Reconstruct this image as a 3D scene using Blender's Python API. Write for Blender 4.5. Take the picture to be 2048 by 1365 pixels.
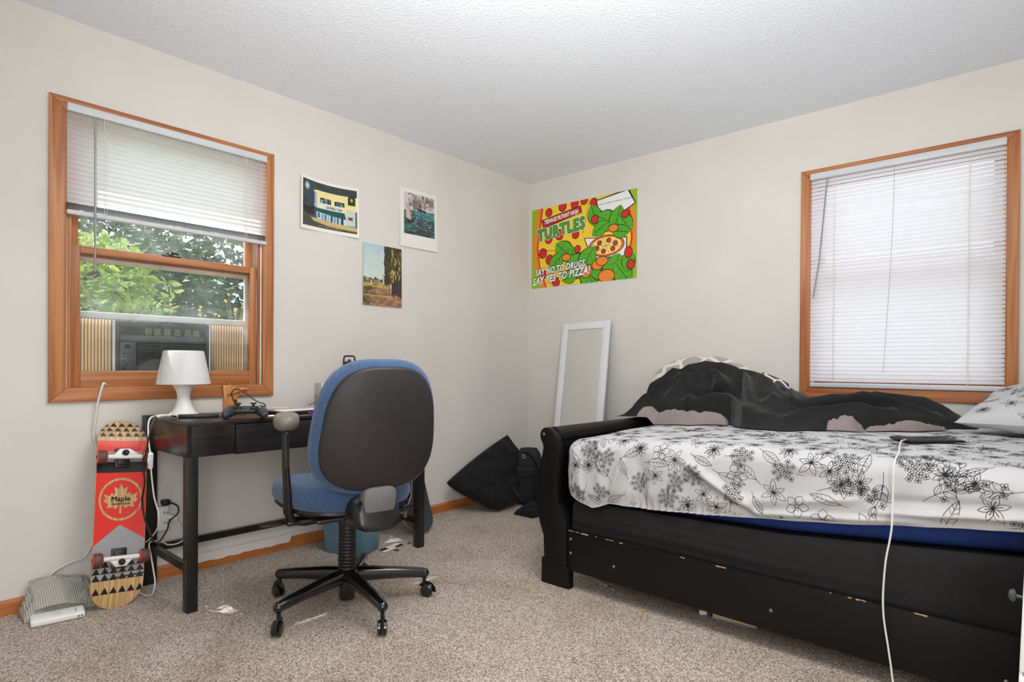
import bpy, bmesh, math, random
import numpy as np
from math import sin, cos, pi, radians, sqrt, atan2
from mathutils import Vector, Matrix, noise

for _o in list(bpy.data.objects):
    bpy.data.objects.remove(_o, do_unlink=True)
SC = bpy.context.scene
COL = SC.collection
random.seed(7)

# ------------------------------------------------------------------ camera, sky, sun, lamps, exposure
cam_data = bpy.data.cameras.new('camera')
cam = bpy.data.objects.new('camera', cam_data); COL.objects.link(cam)
cam_data.sensor_width = 36.0
cam_data.lens = 36.0 * 1200.08 / 2048.0
cam_data.shift_y = 56.46 / 2048.0
cam_data.clip_start = 0.02
_F = Vector((-0.66328952, 0.74834306, -0.00544786))
_R = Vector((0.74831527, 0.66331186, 0.00645193))
_U = Vector((-8.44188824e-03, -2.02782840e-04, 9.99964346e-01))
_m = Matrix((_R, _U, -_F)).transposed().to_4x4()
_m.translation = Vector((3.0151, -3.5951, 0.9819))
cam.matrix_world = _m
SC.camera = cam

world = bpy.data.worlds.new('sky'); SC.world = world
world.use_nodes = True
_bg = world.node_tree.nodes['Background']
_bg.inputs[0].default_value = (0.92, 0.96, 1.0, 1); _bg.inputs[1].default_value = 2.4

def lamp(name, kind, loc, energy, color=(1, 1, 1), target=None, **kw):
    d = bpy.data.lights.new(name, kind); d.energy = energy; d.color = color
    for k, v in kw.items(): setattr(d, k, v)
    o = bpy.data.objects.new(name, d); COL.objects.link(o); o.location = loc
    if target is not None:
        o.rotation_euler = (Vector(target) - Vector(loc)).to_track_quat('-Z', 'Y').to_euler()
    return o
lamp('sun', 'SUN', (-4, -5, 8), 10.0, (1.0, 0.96, 0.89), target=(-1.25, -3.7, 2.7), angle=0.009)
lamp('ceiling_lamp_light', 'AREA', (1.95, -2.1, 2.32), 30.0, (1.0, 0.985, 0.965), target=(1.95, -2.1, 0), shape='DISK', size=1.2)
lamp('bounced_flash', 'SPOT', (2.65, -3.1, 1.35), 262.0, (1.0, 0.995, 0.99), target=(2.1, -2.3, 2.5), spot_size=radians(125), spot_blend=1.0, shadow_soft_size=0.12)
lamp('added_fill_light', 'AREA', (4.0, -4.2, 1.25), 54.0, (1.0, 0.995, 0.985), target=(0.6, -0.9, 1.3), shape='RECTANGLE', size=0.9, size_y=1.9)  # unseen fill lamp added behind the camera to even out the walls

vs = SC.view_settings
vs.view_transform = 'Standard'; vs.look = 'None'; vs.gamma = 1.0; vs.use_curve_mapping = False
vs.exposure = -0.26
SC.cycles.use_denoising = True
SC.cycles.max_bounces = 10
SC.cycles.transparent_max_bounces = 24
SC.cycles.sample_clamp_indirect = 6.0
SC.cycles.caustics_reflective = False
SC.cycles.caustics_refractive = False

# ------------------------------------------------------------------ materials
def lin(c):
    out = []
    for x in c[:3]:
        x = x / 255.0
        out.append(x / 12.92 if x <= 0.04045 else ((x + 0.055) / 1.055) ** 2.4)
    return (*out, 1.0)

def new_mat(name):
    m = bpy.data.materials.new(name); m.use_nodes = True
    nt = m.node_tree; b = nt.nodes['Principled BSDF']
    return m, nt, b

def nd(nt, kind, **kw):
    n = nt.nodes.new(kind)
    for k, v in kw.items():
        if k.startswith('i_'):
            n.inputs[k[2:].replace('_', ' ')].default_value = v
        else:
            setattr(n, k, v)
    return n

def ramp(nt, fac, stops):
    r = nt.nodes.new('ShaderNodeValToRGB')
    e = r.color_ramp.elements
    while len(e) < len(stops): e.new(0.5)
    for k, (p, c) in enumerate(stops):
        e[k].position = p; e[k].color = lin(c)
    nt.links.new(fac, r.inputs[0])
    return r.outputs[0]

def coords(nt, scale=(1, 1, 1), src='Object', rot=(0, 0, 0)):
    tc = nt.nodes.new('ShaderNodeTexCoord'); mp = nt.nodes.new('ShaderNodeMapping')
    mp.inputs['Scale'].default_value = scale; mp.inputs['Rotation'].default_value = rot
    nt.links.new(tc.outputs[src], mp.inputs[0])
    return mp.outputs[0]

def bump(nt, b, height, strength=0.3, dist=0.01):
    n = nt.nodes.new('ShaderNodeBump'); n.inputs['Strength'].default_value = strength
    n.inputs['Distance'].default_value = dist
    nt.links.new(height, n.inputs['Height']); nt.links.new(n.outputs[0], b.inputs['Normal'])

def mat(name, rgb, rough=0.5, spec=0.5, metal=0.0, var=0.06, vscale=8.0, bscale=0, bstr=0.2, bdist=0.002, sheen=0.0, coat=0.0, trans=0.0, emit=None, stretch=(1, 1, 1)):
    m, nt, b = new_mat(name)
    b.inputs['Roughness'].default_value = rough
    b.inputs['Specular IOR Level'].default_value = spec
    b.inputs['Metallic'].default_value = metal
    if sheen:
        b.inputs['Sheen Weight'].default_value = sheen; b.inputs['Sheen Roughness'].default_value = 0.5
    if coat: b.inputs['Coat Weight'].default_value = coat; b.inputs['Coat Roughness'].default_value = 0.08
    v = coords(nt, stretch)
    n = nd(nt, 'ShaderNodeTexNoise', i_Scale=vscale, i_Detail=4.0)
    nt.links.new(v, n.inputs['Vector'])
    lo = [max(0, x * (1 - var)) for x in rgb]; hi = [min(255, x * (1 + var)) for x in rgb]
    nt.links.new(ramp(nt, n.outputs['Fac'], [(0.3, lo), (0.7, hi)]), b.inputs['Base Color'])
    if bscale:
        n2 = nd(nt, 'ShaderNodeTexNoise', i_Scale=bscale, i_Detail=3.0)
        nt.links.new(v, n2.inputs['Vector'])
        bump(nt, b, n2.outputs['Fac'], bstr, bdist)
    return m

def wood(name, dark, mid, light, axis=1, along=1.6, across=26.0, rough=0.38, spec=0.45, bstr=0.12):
    m, nt, b = new_mat(name)
    s = [across] * 3; s[axis] = along
    v = coords(nt, tuple(s))
    n = nd(nt, 'ShaderNodeTexNoise', i_Scale=1.0, i_Detail=5.0, i_Distortion=0.9)
    nt.links.new(v, n.inputs['Vector'])
    nt.links.new(ramp(nt, n.outputs['Fac'], [(0.25, dark), (0.5, mid), (0.75, light)]), b.inputs['Base Color'])
    b.inputs['Roughness'].default_value = rough; b.inputs['Specular IOR Level'].default_value = spec
    bump(nt, b, n.outputs['Fac'], bstr, 0.002)
    return m

def vcol(name, rough=0.55, spec=0.3, coat=0.0):
    m, nt, b = new_mat(name)
    a = nd(nt, 'ShaderNodeAttribute', attribute_name='Col')
    nt.links.new(a.outputs['Color'], b.inputs['Base Color'])
    b.inputs['Roughness'].default_value = rough; b.inputs['Specular IOR Level'].default_value = spec
    if coat: b.inputs['Coat Weight'].default_value = coat; b.inputs['Coat Roughness'].default_value = 0.1
    return m

def translucent(name, rgb, amount=0.4, rough=0.5, var=0.02, trgb=None):
    m, nt, b = new_mat(name)
    out = nt.nodes['Material Output']
    b.inputs['Base Color'].default_value = lin(rgb); b.inputs['Roughness'].default_value = rough
    b.inputs['Specular IOR Level'].default_value = 0.3
    v = coords(nt); n = nd(nt, 'ShaderNodeTexNoise', i_Scale=20.0); nt.links.new(v, n.inputs['Vector'])
    nt.links.new(ramp(nt, n.outputs['Fac'], [(0.3, [x * (1 - var) for x in rgb]), (0.7, rgb)]), b.inputs['Base Color'])
    t = nd(nt, 'ShaderNodeBsdfTranslucent'); t.inputs[0].default_value = lin(trgb or rgb)
    x = nd(nt, 'ShaderNodeMixShader'); x.inputs[0].default_value = amount
    nt.links.new(b.outputs[0], x.inputs[1]); nt.links.new(t.outputs[0], x.inputs[2]); nt.links.new(x.outputs[0], out.inputs[0])
    return m

def pane_mat(name, tint=(247, 249, 249), haze=0.05, gloss=0.04):
    m, nt, b = new_mat(name); out = nt.nodes['Material Output']
    tr = nd(nt, 'ShaderNodeBsdfTransparent'); tr.inputs[0].default_value = lin(tint)
    gl = nd(nt, 'ShaderNodeBsdfGlossy'); gl.inputs['Roughness'].default_value = 0.02
    df = nd(nt, 'ShaderNodeBsdfTranslucent'); df.inputs[0].default_value = lin((228, 234, 238))
    v = coords(nt); n = nd(nt, 'ShaderNodeTexNoise', i_Scale=9.0, i_Detail=5.0); nt.links.new(v, n.inputs['Vector'])
    mr = nd(nt, 'ShaderNodeMapRange'); mr.inputs[1].default_value = 0.3; mr.inputs[2].default_value = 0.75
    mr.inputs[3].default_value = haze * 0.3; mr.inputs[4].default_value = haze * 1.7
    nt.links.new(n.outputs['Fac'], mr.inputs[0])
    x1 = nd(nt, 'ShaderNodeMixShader'); x1.inputs[0].default_value = gloss
    x2 = nd(nt, 'ShaderNodeMixShader')
    nt.links.new(mr.outputs[0], x2.inputs[0])
    nt.links.new(tr.outputs[0], x1.inputs[1]); nt.links.new(gl.outputs[0], x1.inputs[2])
    nt.links.new(x1.outputs[0], x2.inputs[1]); nt.links.new(df.outputs[0], x2.inputs[2])
    nt.links.new(x2.outputs[0], out.inputs[0])
    return m

def carpet_mat():
    m, nt, b = new_mat('carpet')
    v = coords(nt)
    n1 = nd(nt, 'ShaderNodeTexNoise', i_Scale=215.0, i_Detail=2.0, i_Roughness=0.6)
    n2 = nd(nt, 'ShaderNodeTexNoise', i_Scale=60.0, i_Detail=3.0)
    n3 = nd(nt, 'ShaderNodeTexNoise', i_Scale=2.3, i_Detail=5.0, i_Distortion=0.6)
    vo = nd(nt, 'ShaderNodeTexVoronoi', i_Scale=150.0)
    for n in (n1, n2, n3, vo): nt.links.new(v, n.inputs['Vector'])
    c1 = ramp(nt, n1.outputs['Fac'], [(0.35, (92, 79, 69)), (0.44, (156, 140, 126)), (0.53, (188, 172, 158)), (0.65, (226, 214, 202))])
    mx = nd(nt, 'ShaderNodeMix', data_type='RGBA', blend_type='MULTIPLY'); mx.inputs[0].default_value = 1.0
    c3 = ramp(nt, n3.outputs['Fac'], [(0.28, (208, 200, 192)), (0.40, (240, 237, 234)), (0.55, (255, 255, 255))])
    nt.links.new(c1, mx.inputs[6]); nt.links.new(c3, mx.inputs[7])
    nt.links.new(mx.outputs[2], b.inputs['Base Color'])
    b.inputs['Roughness'].default_value = 0.95; b.inputs['Specular IOR Level'].default_value = 0.1
    b.inputs['Sheen Weight'].default_value = 0.15
    ad = nd(nt, 'ShaderNodeMath', operation='ADD')
    nt.links.new(n1.outputs['Fac'], ad.inputs[0]); nt.links.new(n2.outputs['Fac'], ad.inputs[1])
    bump(nt, b, ad.outputs[0], 0.7, 0.008)
    return m

def ceiling_mat():
    m, nt, b = new_mat('popcorn_ceiling')
    v = coords(nt)
    n1 = nd(nt, 'ShaderNodeTexNoise', i_Scale=75.0, i_Detail=3.0)
    nt.links.new(v, n1.inputs['Vector'])
    nt.links.new(ramp(nt, n1.outputs['Fac'], [(0.3, (234, 239, 246)), (0.65, (241, 246, 252))]), b.inputs['Base Color'])
    b.inputs['Roughness'].default_value = 0.9; b.inputs['Specular IOR Level'].default_value = 0.1
    bump(nt, b, n1.outputs['Fac'], 0.5, 0.007)
    return m

def grip_mat():
    return mat('grip_tape', (58, 60, 64), 0.9, 0.2, bscale=400, bstr=0.4, vscale=200, var=0.2)

M = {
    'wall': mat('wall_paint', (219, 215, 209), 0.6, 0.25, var=0.012, vscale=3, bscale=60, bstr=0.06),
    'ceil': ceiling_mat(), 'carpet': carpet_mat(),
    'woodv': wood('pine_casing_upright', (136, 76, 40), (178, 114, 68), (204, 146, 98), axis=2, along=1.1, across=34),
    'woodh_y': wood('pine_casing_level', (134, 74, 38), (176, 112, 66), (204, 146, 98), axis=1, along=1.1, across=34),
    'woodh_x': wood('pine_casing_level_far', (134, 72, 36), (178, 108, 60), (202, 140, 88), axis=0, along=1.1, across=34),
    'base_y': wood('baseboard_pine', (150, 84, 42), (178, 106, 56), (196, 128, 76), axis=1, along=2.5),
    'base_x': wood('baseboard_pine_far', (150, 84, 42), (178, 106, 56), (196, 128, 76), axis=0, along=2.5),
    'trackwhite': mat('white_vinyl_track', (240, 238, 234), 0.45),
    'pane': pane_mat('window_pane'), 'pane2': pane_mat('clear_pane', haze=0.02, gloss=0.03),
    'slat': translucent('blind_slat', (242, 242, 246), 0.46, 0.4),
    'slatlit': translucent('sunlit_blind_slat', (248, 247, 250), 0.78, 0.4), 'blindrail': mat('blind_rail', (206, 209, 214), 0.4, var=0.01),  # slatlit: slat material made paler and more translucent to look sunlit
    'wand': mat('clear_grey_wand', (150, 152, 156), 0.25, var=0.02),
    'cordwhite': mat('white_cable', (224, 220, 212), 0.45, var=0.02),
    'cordblack': mat('black_cable', (22, 22, 24), 0.45, var=0.05),
    'black': mat('black_plastic', (26, 26, 28), 0.4, var=0.08),
    'gloss': mat('glossy_black', (12, 12, 14), 0.18, 0.6, coat=0.5, var=0.05),
    'white': mat('white_plastic', (236, 235, 232), 0.4, var=0.01),
    'desk': wood('black_brown_ash', (20, 18, 17), (30, 28, 27), (42, 39, 37), axis=1, along=3, across=60, rough=0.3, bstr=0.08),
    'deskv': wood('black_brown_ash_upright', (20, 18, 17), (29, 27, 26), (40, 37, 35), axis=2, along=3, across=60, rough=0.34, bstr=0.08),
    'deskx': wood('black_brown_ash_side', (24, 22, 21), (33, 30, 29), (44, 40, 38), axis=0, along=3, across=60, rough=0.24, bstr=0.05),
    'bed': mat('black_lacquer', (13, 12, 12), 0.45, 0.28, var=0.12, vscale=5, bscale=140, bstr=0.04),
    'bolt': mat('steel_bolt', (110, 112, 115), 0.35, metal=0.8),
    'chip': mat('bare_wood_chip', (196, 160, 124), 0.8),
    'blue': mat('blue_wool_fabric', (66, 89, 122), 0.95, 0.15, var=0.2, vscale=260, bscale=350, bstr=0.5, bdist=0.003, sheen=0.25),
    'shell': mat('charcoal_shell', (44, 41, 41), 0.5, 0.4, var=0.06, vscale=30, bscale=500, bstr=0.1),
    'taupe': mat('taupe_arm_pad', (122, 116, 108), 0.42, 0.45, var=0.05),
    'greyplastic': mat('grey_plastic', (104, 104, 106), 0.5, var=0.04),
    'blacksteel': mat('black_steel', (24, 23, 23), 0.3, 0.5, var=0.06),
    'acbody': mat('graphite_plastic', (62, 65, 70), 0.4, var=0.04),
    'acpanel': mat('graphite_panel', (84, 88, 94), 0.35, var=0.03),
    'acvane': mat('pale_vane', (186, 176, 120), 0.5, var=0.2, vscale=14),
    'pleat': translucent('pleated_plastic', (238, 228, 210), 0.5, 0.5, trgb=(246, 228, 200)), 'rib': mat('pleat_shade', (112, 98, 84), 0.6), 'gravel': mat('pale_gravel', (142, 141, 142), 0.9),  # rib: dark tone that paints the shade between the pleats
    'lampshade': translucent('white_shade_plastic', (240, 240, 240), 0.3, 0.4),
    'statewood': wood('honey_wood', (150, 88, 40), (188, 122, 66), (212, 152, 96), axis=2, along=6, across=40, rough=0.18, spec=0.6),
    'burn': mat('burnt_lettering', (70, 38, 18), 0.7),
    'dkgrey': mat('charcoal_plastic', (50, 52, 58), 0.32, var=0.05),
    'silver': mat('brushed_aluminium', (196, 190, 182), 0.3, 0.5, metal=0.55, var=0.02),
    'purple': mat('purple_strap', (112, 30, 190), 0.5),
    'amber': mat('orange_wax', (222, 140, 92), 0.5),
    'glass': pane_mat('drinking_glass', (246, 248, 246), 0.02, 0.10),
    'darkbrown': mat('dark_bottle_lid', (44, 36, 30), 0.4),
    'bottle': mat('amber_bottle', (150, 100, 40), 0.3),
    'bin': mat('slate_blue_plastic', (106, 142, 162), 0.45, 0.4, var=0.05, vscale=20),
    'blackcloth': mat('black_cotton', (26, 26, 27), 0.9, 0.2, var=0.15, vscale=60, bscale=250, bstr=0.25, sheen=0.05),
    'nylon': mat('black_nylon', (36, 36, 38), 0.75, 0.3, var=0.15, vscale=60, bscale=400, bstr=0.4),
    'duvet': mat('charcoal_duvet', (33, 33, 33), 0.85, 0.2, var=0.08, vscale=30, bscale=300, bstr=0.15, sheen=0.1),
    'mauve': mat('mauve_lining', (138, 126, 125), 0.85, 0.2, var=0.04, sheen=0.1),
    'sheet': mat('white_cotton', (188, 188, 189), 0.85, 0.2, var=0.015, bscale=400, bstr=0.08),
    'ink': mat('black_print_ink', (38, 38, 40), 0.9, 0.1),
    'mattress': mat('blue_mattress_cover', (20, 45, 104), 0.75, 0.3, var=0.12, vscale=6, bscale=200, bstr=0.2),
    'boxspring': mat('black_box_spring_fabric', (23, 23, 24), 0.65, 0.3, var=0.1, vscale=30, bscale=600, bstr=0.3),
    'mirror': mat('mirror_glass', (226, 228, 226), 0.02, metal=1.0, var=0.0),
    'mirrorframe': mat('white_frame', (226, 227, 230), 0.4, var=0.01),
    'knit': None,
    'paper': mat('white_paper', (228, 222, 216), 0.8, var=0.03),
    'print': vcol('printed_paper', 0.5, 0.35), 'deckprint': vcol('lacquered_deck', 0.38, 0.35, coat=0.1),
    'deckedge': wood('maple_plies', (160, 120, 80), (196, 158, 112), (220, 186, 142), axis=2, along=2, across=120),
    'grip': grip_mat(),
    'truck': mat('white_truck', (232, 230, 228), 0.3, var=0.02),
    'wheel': mat('orange_wheel', (238, 92, 52), 0.4, var=0.04), 'wheelrim': mat('grey_pink_tyre', (96, 62, 58), 0.55, var=0.1),
    'redwheel': mat('dark_red_wheel', (112, 36, 36), 0.45, var=0.1), 'tyre': mat('brown_black_tyre', (56, 42, 40), 0.55),
    'leafdark': None, 'grass': mat('lawn', (104, 112, 86), 0.9, var=0.3, vscale=6),
    'bark': mat('bark', (84, 66, 50), 0.9, var=0.3, vscale=12),
    'yellow': mat('yellow_petals', (236, 196, 40), 0.7), 'stemgreen': mat('green_stem', (118, 140, 70), 0.7),
    'siding': mat('pale_siding', (226, 226, 230), 0.6),
    'stain': mat('flake', (92, 78, 66), 0.9),
}
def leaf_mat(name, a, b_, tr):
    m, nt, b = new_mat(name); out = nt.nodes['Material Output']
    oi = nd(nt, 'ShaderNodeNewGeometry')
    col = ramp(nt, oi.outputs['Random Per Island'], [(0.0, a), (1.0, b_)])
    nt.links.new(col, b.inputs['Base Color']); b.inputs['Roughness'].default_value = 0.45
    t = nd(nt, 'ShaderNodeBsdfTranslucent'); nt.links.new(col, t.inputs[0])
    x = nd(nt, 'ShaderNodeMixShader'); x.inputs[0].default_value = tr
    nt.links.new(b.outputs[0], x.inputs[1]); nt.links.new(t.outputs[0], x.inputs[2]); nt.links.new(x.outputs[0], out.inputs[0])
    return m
def knit_mat():
    m, nt, b = new_mat('grey_knit'); v = coords(nt)
    w = nd(nt, 'ShaderNodeTexWave', wave_type='BANDS', bands_direction='Y', i_Scale=42.0, i_Distortion=1.2, i_Detail=1.0); nt.links.new(v, w.inputs['Vector'])
    nt.links.new(ramp(nt, w.outputs['Fac'], [(0.1, (150, 148, 139)), (0.7, (186, 184, 174))]), b.inputs['Base Color'])
    b.inputs['Roughness'].default_value = 0.95; b.inputs['Specular IOR Level'].default_value = 0.1
    bump(nt, b, w.outputs['Fac'], 0.5, 0.003); return m
M['knit'] = knit_mat()
M['leafdark'] = leaf_mat('shaded_foliage', (34, 62, 40), (84, 112, 66), 0.25)  # shade put into the leaf colours
M['leafbright'] = leaf_mat('sunlit_foliage', (110, 146, 52), (190, 206, 110), 0.45)  # same leaf shader, sunlight put into the paler colours

# ------------------------------------------------------------------ mesh helpers
RM = {}          # world matrix of each root / part

def T(x, y, z): return Matrix.Translation((x, y, z))
def frame(o, x, y, z):
    """matrix with axes x, y, z (vectors) and origin o"""
    m = Matrix((Vector(x), Vector(y), Vector(z))).transposed().to_4x4(); m.translation = Vector(o); return m
def RZ(a): return Matrix.Rotation(a, 4, 'Z')
def RX(a): return Matrix.Rotation(a, 4, 'X')
def RY(a): return Matrix.Rotation(a, 4, 'Y')

class MB:
    def __init__(s): s.v = []; s.f = []; s.mi = []; s.col = None
    def add(s, verts, faces, mi=0, m=None):
        b = len(s.v)
        for p in verts:
            p = Vector(p); s.v.append(m @ p if m is not None else p)
        for f in faces: s.f.append([b + i for i in f]); s.mi.append(mi)
        return s
    def addbm(s, bm, mi=0, m=None):
        bm.verts.index_update()
        s.add([v.co.copy() for v in bm.verts], [[v.index for v in f.verts] for f in bm.faces], mi, m); bm.free(); return s
    def box(s, lo, hi, bev=0.0, mi=0, m=None, seg=2):
        bm = bmesh.new(); bmesh.ops.create_cube(bm, size=1.0)
        lo, hi = Vector(lo), Vector(hi); c = (lo + hi) / 2; d = hi - lo
        for v in bm.verts: v.co = Vector((v.co.x * d.x, v.co.y * d.y, v.co.z * d.z)) + c
        if bev > 0:
            bmesh.ops.bevel(bm, geom=list(bm.edges), offset=bev, segments=seg, affect='EDGES', profile=0.5)
        return s.addbm(bm, mi, m)
    def tube(s, path, r, n=10, mi=0, m=None, closed=False, caps=True, flat=None):
        P = [Vector(p) for p in path]; N = len(P)
        rr = r if isinstance(r, (list, tuple)) else [r] * N
        tang = []
        for i in range(N):
            a = P[i - 1] if (i > 0 or closed) else P[i]; b = P[(i + 1) % N] if (i < N - 1 or closed) else P[i]
            t = (b - a); tang.append(t.normalized() if t.length > 1e-9 else Vector((0, 0, 1)))
        up = Vector((0, 0, 1)) if abs(tang[0].z) < 0.9 else Vector((1, 0, 0))
        x = tang[0].cross(up).normalized()
        vs = []
        for i in range(N):
            x = (x - tang[i] * x.dot(tang[i]))
            x = x.normalized() if x.length > 1e-6 else tang[i].orthogonal().normalized()
            y = tang[i].cross(x)
            for k in range(n):
                a = 2 * pi * k / n
                ca, sa = cos(a), sin(a)
                if flat: sa *= flat
                vs.append(P[i] + (x * ca + y * sa) * rr[i])
        fs = []
        for i in range(N if closed else N - 1):
            j = (i + 1) % N
            for k in range(n):
                fs.append([i * n + k, i * n + (k + 1) % n, j * n + (k + 1) % n, j * n + k])
        if caps and not closed:
            fs.append(list(range(n))[::-1]); fs.append([(N - 1) * n + k for k in range(n)])
        return s.add(vs, fs, mi, m)
    def lathe(s, prof, n=32, mi=0, m=None, closed=False):
        vs = []; fs = []
        for r, z in prof:
            for k in range(n):
                a = 2 * pi * k / n; vs.append((r * cos(a), r * sin(a), z))
        L = len(prof)
        for i in range(L if closed else L - 1):
            j = (i + 1) % L
            for k in range(n):
                fs.append([i * n + k, i * n + (k + 1) % n, j * n + (k + 1) % n, j * n + k])
        if not closed:
            if prof[0][0] > 1e-6: fs.append(list(range(n))[::-1])
            if prof[-1][0] > 1e-6: fs.append([(L - 1) * n + k for k in range(n)])
        return s.add(vs, fs, mi, m)
    def prism(s, poly, d0, d1, mi=0, m=None, bev=0.0):
        """polygon in local XY extruded along local Z"""
        bm = bmesh.new()
        vs = [bm.verts.new((p[0], p[1], d0)) for p in poly]
        f = bm.faces.new(vs)
        r = bmesh.ops.extrude_face_region(bm, geom=[f])
        bmesh.ops.translate(bm, verts=[e for e in r['geom'] if isinstance(e, bmesh.types.BMVert)], vec=(0, 0, d1 - d0))
        bmesh.ops.recalc_face_normals(bm, faces=bm.faces)
        if bev:
            es = [e for e in bm.edges if abs(e.verts[0].co.z - e.verts[1].co.z) < 1e-9]
            bmesh.ops.bevel(bm, geom=es, offset=bev, segments=2, affect='EDGES', profile=0.5)
        return s.addbm(bm, mi, m)
    def loft(s, rings, mi=0, m=None, cap0=True, cap1=True):
        n = len(rings[0]); vs = [p for r in rings for p in r]; fs = []
        for i in range(len(rings) - 1):
            for k in range(n):
                fs.append([i * n + k, i * n + (k + 1) % n, (i + 1) * n + (k + 1) % n, (i + 1) * n + k])
        if cap0: fs.append(list(range(n))[::-1])
        if cap1: fs.append([(len(rings) - 1) * n + k for k in range(n)])
        return s.add(vs, fs, mi, m)
    def grid(s, fn, nu, nv, mi=0, m=None, wrapu=False):
        vs = [fn(i / (nu if wrapu else nu - 1), j / (nv - 1)) for j in range(nv) for i in range(nu)]
        fs = []
        for j in range(nv - 1):
            for i in range(nu if wrapu else nu - 1):
                a = j * nu + i; b = j * nu + (i + 1) % nu
                fs.append([a, b, b + nu, a + nu])
        return s.add(vs, fs, mi, m)
    def sphere(s, c, r, n=16, mi=0, m=None):
        rx, ry, rz = r if isinstance(r, (tuple, list)) else (r, r, r)
        def fn(u, v):
            a = 2 * pi * u; b = pi * (v - 0.5)
            return (c[0] + rx * cos(a) * cos(b), c[1] + ry * sin(a) * cos(b), c[2] + rz * sin(b))
        return s.grid(fn, n, max(6, n // 2 + 1), mi, m, wrapu=True)
    def text(s, body, size, mi=0, m=None, shear=0.0, bold=0.0, align='CENTER', ext=0.0, space=1.0):
        cu = bpy.data.curves.new('lettering', 'FONT'); cu.body = body; cu.size = size
        cu.shear = shear; cu.align_x = align; cu.align_y = 'CENTER'; cu.extrude = ext
        cu.space_character = space; cu.resolution_u = 2
        ob = bpy.data.objects.new('lettering', cu); COL.objects.link(ob)
        bpy.context.view_layer.update()
        ev = ob.evaluated_get(bpy.context.evaluated_depsgraph_get()); me = ev.to_mesh()
        offs = [(0, 0)] + ([(bold * cos(k * pi / 4), bold * sin(k * pi / 4)) for k in range(8)] if bold else [])
        for k, (ox, oy) in enumerate(offs):
            s.add([v.co + Vector((ox, oy, k * 0.00002)) for v in me.vertices], [list(p.vertices) for p in me.polygons], mi, m)
        ev.to_mesh_clear(); bpy.data.objects.remove(ob, do_unlink=True); bpy.data.curves.remove(cu)
        return s
    def build(s, name, mats, parent=None, local=False, sharp=38, smooth=True, remesh=None, subsurf=0, merge=False, recalc=False):
        if not isinstance(mats, (list, tuple)): mats = [mats]
        V = s.v
        if parent is not None:
            if not local:
                inv = RM[parent.name].inverted(); V = [inv @ p for p in V]
            org = None
        else:
            xs = [p.x for p in V]; ys = [p.y for p in V]; zs = [p.z for p in V]
            org = Vector(((min(xs) + max(xs)) / 2, (min(ys) + max(ys)) / 2, min(zs)))
            V = [p - org for p in V]
        me = bpy.data.meshes.new(name); me.from_pydata([tuple(p) for p in V], [], s.f)
        for mm in mats: me.materials.append(mm)
        me.polygons.foreach_set('material_index', s.mi)
        if merge or recalc:
            bm = bmesh.new(); bm.from_mesh(me)
            if merge: bmesh.ops.remove_doubles(bm, verts=bm.verts, dist=1e-4)
            bmesh.ops.recalc_face_normals(bm, faces=bm.faces)
            bm.to_mesh(me); bm.free()
        if smooth:
            me.polygons.foreach_set('use_smooth', [True] * len(me.polygons))
        if s.col is not None:
            at = me.color_attributes.new('Col', 'FLOAT_COLOR', 'POINT')
            at.data.foreach_set('color', s.col)
        me.update()
        o = bpy.data.objects.new(name, me); COL.objects.link(o)
        if remesh or subsurf:
            if remesh:
                md = o.modifiers.new('r', 'REMESH'); md.mode = 'VOXEL'; md.voxel_size = remesh
                md2 = o.modifiers.new('s', 'SMOOTH'); md2.iterations = 6; md2.factor = 0.5
            if subsurf:
                md = o.modifiers.new('u', 'SUBSURF'); md.levels = subsurf; md.render_levels = subsurf
            bpy.context.view_layer.update()
            ev = o.evaluated_get(bpy.context.evaluated_depsgraph_get())
            nm = bpy.data.meshes.new_from_object(ev); o.modifiers.clear(); o.data = nm; nm.name = name
            if not nm.materials:
                for mm in mats: nm.materials.append(mm)
            nm.polygons.foreach_set('use_smooth', [True] * len(nm.polygons)); me = nm
        if smooth and sharp: me.set_sharp_from_angle(angle=radians(sharp))
        if parent is not None:
            o.parent = parent; RM[o.name] = RM[parent.name]
        else:
            o.location = org; RM[o.name] = Matrix.Translation(org)
        return o

def thing(name, label, cat, loc=(0, 0, 0), rotz=0.0, group=None):
    o = bpy.data.objects.new(name, None); COL.objects.link(o)
    o.location = loc; o.rotation_euler = (0, 0, rotz); o.empty_display_size = 0.05
    RM[o.name] = Matrix.Translation(loc) @ RZ(rotz)
    o['label'] = label; o['category'] = cat
    if group: o['group'] = group
    return o
def tag(o, label, cat, group=None, kind=None):
    o['label'] = label; o['category'] = cat
    if group: o['group'] = group
    if kind: o['kind'] = kind
    return o
def struct(o, label, cat='room'):
    o['kind'] = 'structure'; o['label'] = label; o['category'] = cat; return o

def spline(pts, n=8):
    """Catmull-Rom through points"""
    P = [Vector(p) for p in pts]; out = []
    for i in range(len(P) - 1):
        p0 = P[max(0, i - 1)]; p1 = P[i]; p2 = P[i + 1]; p3 = P[min(len(P) - 1, i + 2)]
        for k in range(n):
            t = k / n
            out.append(0.5 * ((2 * p1) + (p2 - p0) * t + (2 * p0 - 5 * p1 + 4 * p2 - p3) * t * t + (3 * p1 - p0 - 3 * p2 + p3) * t ** 3))
    out.append(P[-1]); return out

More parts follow.
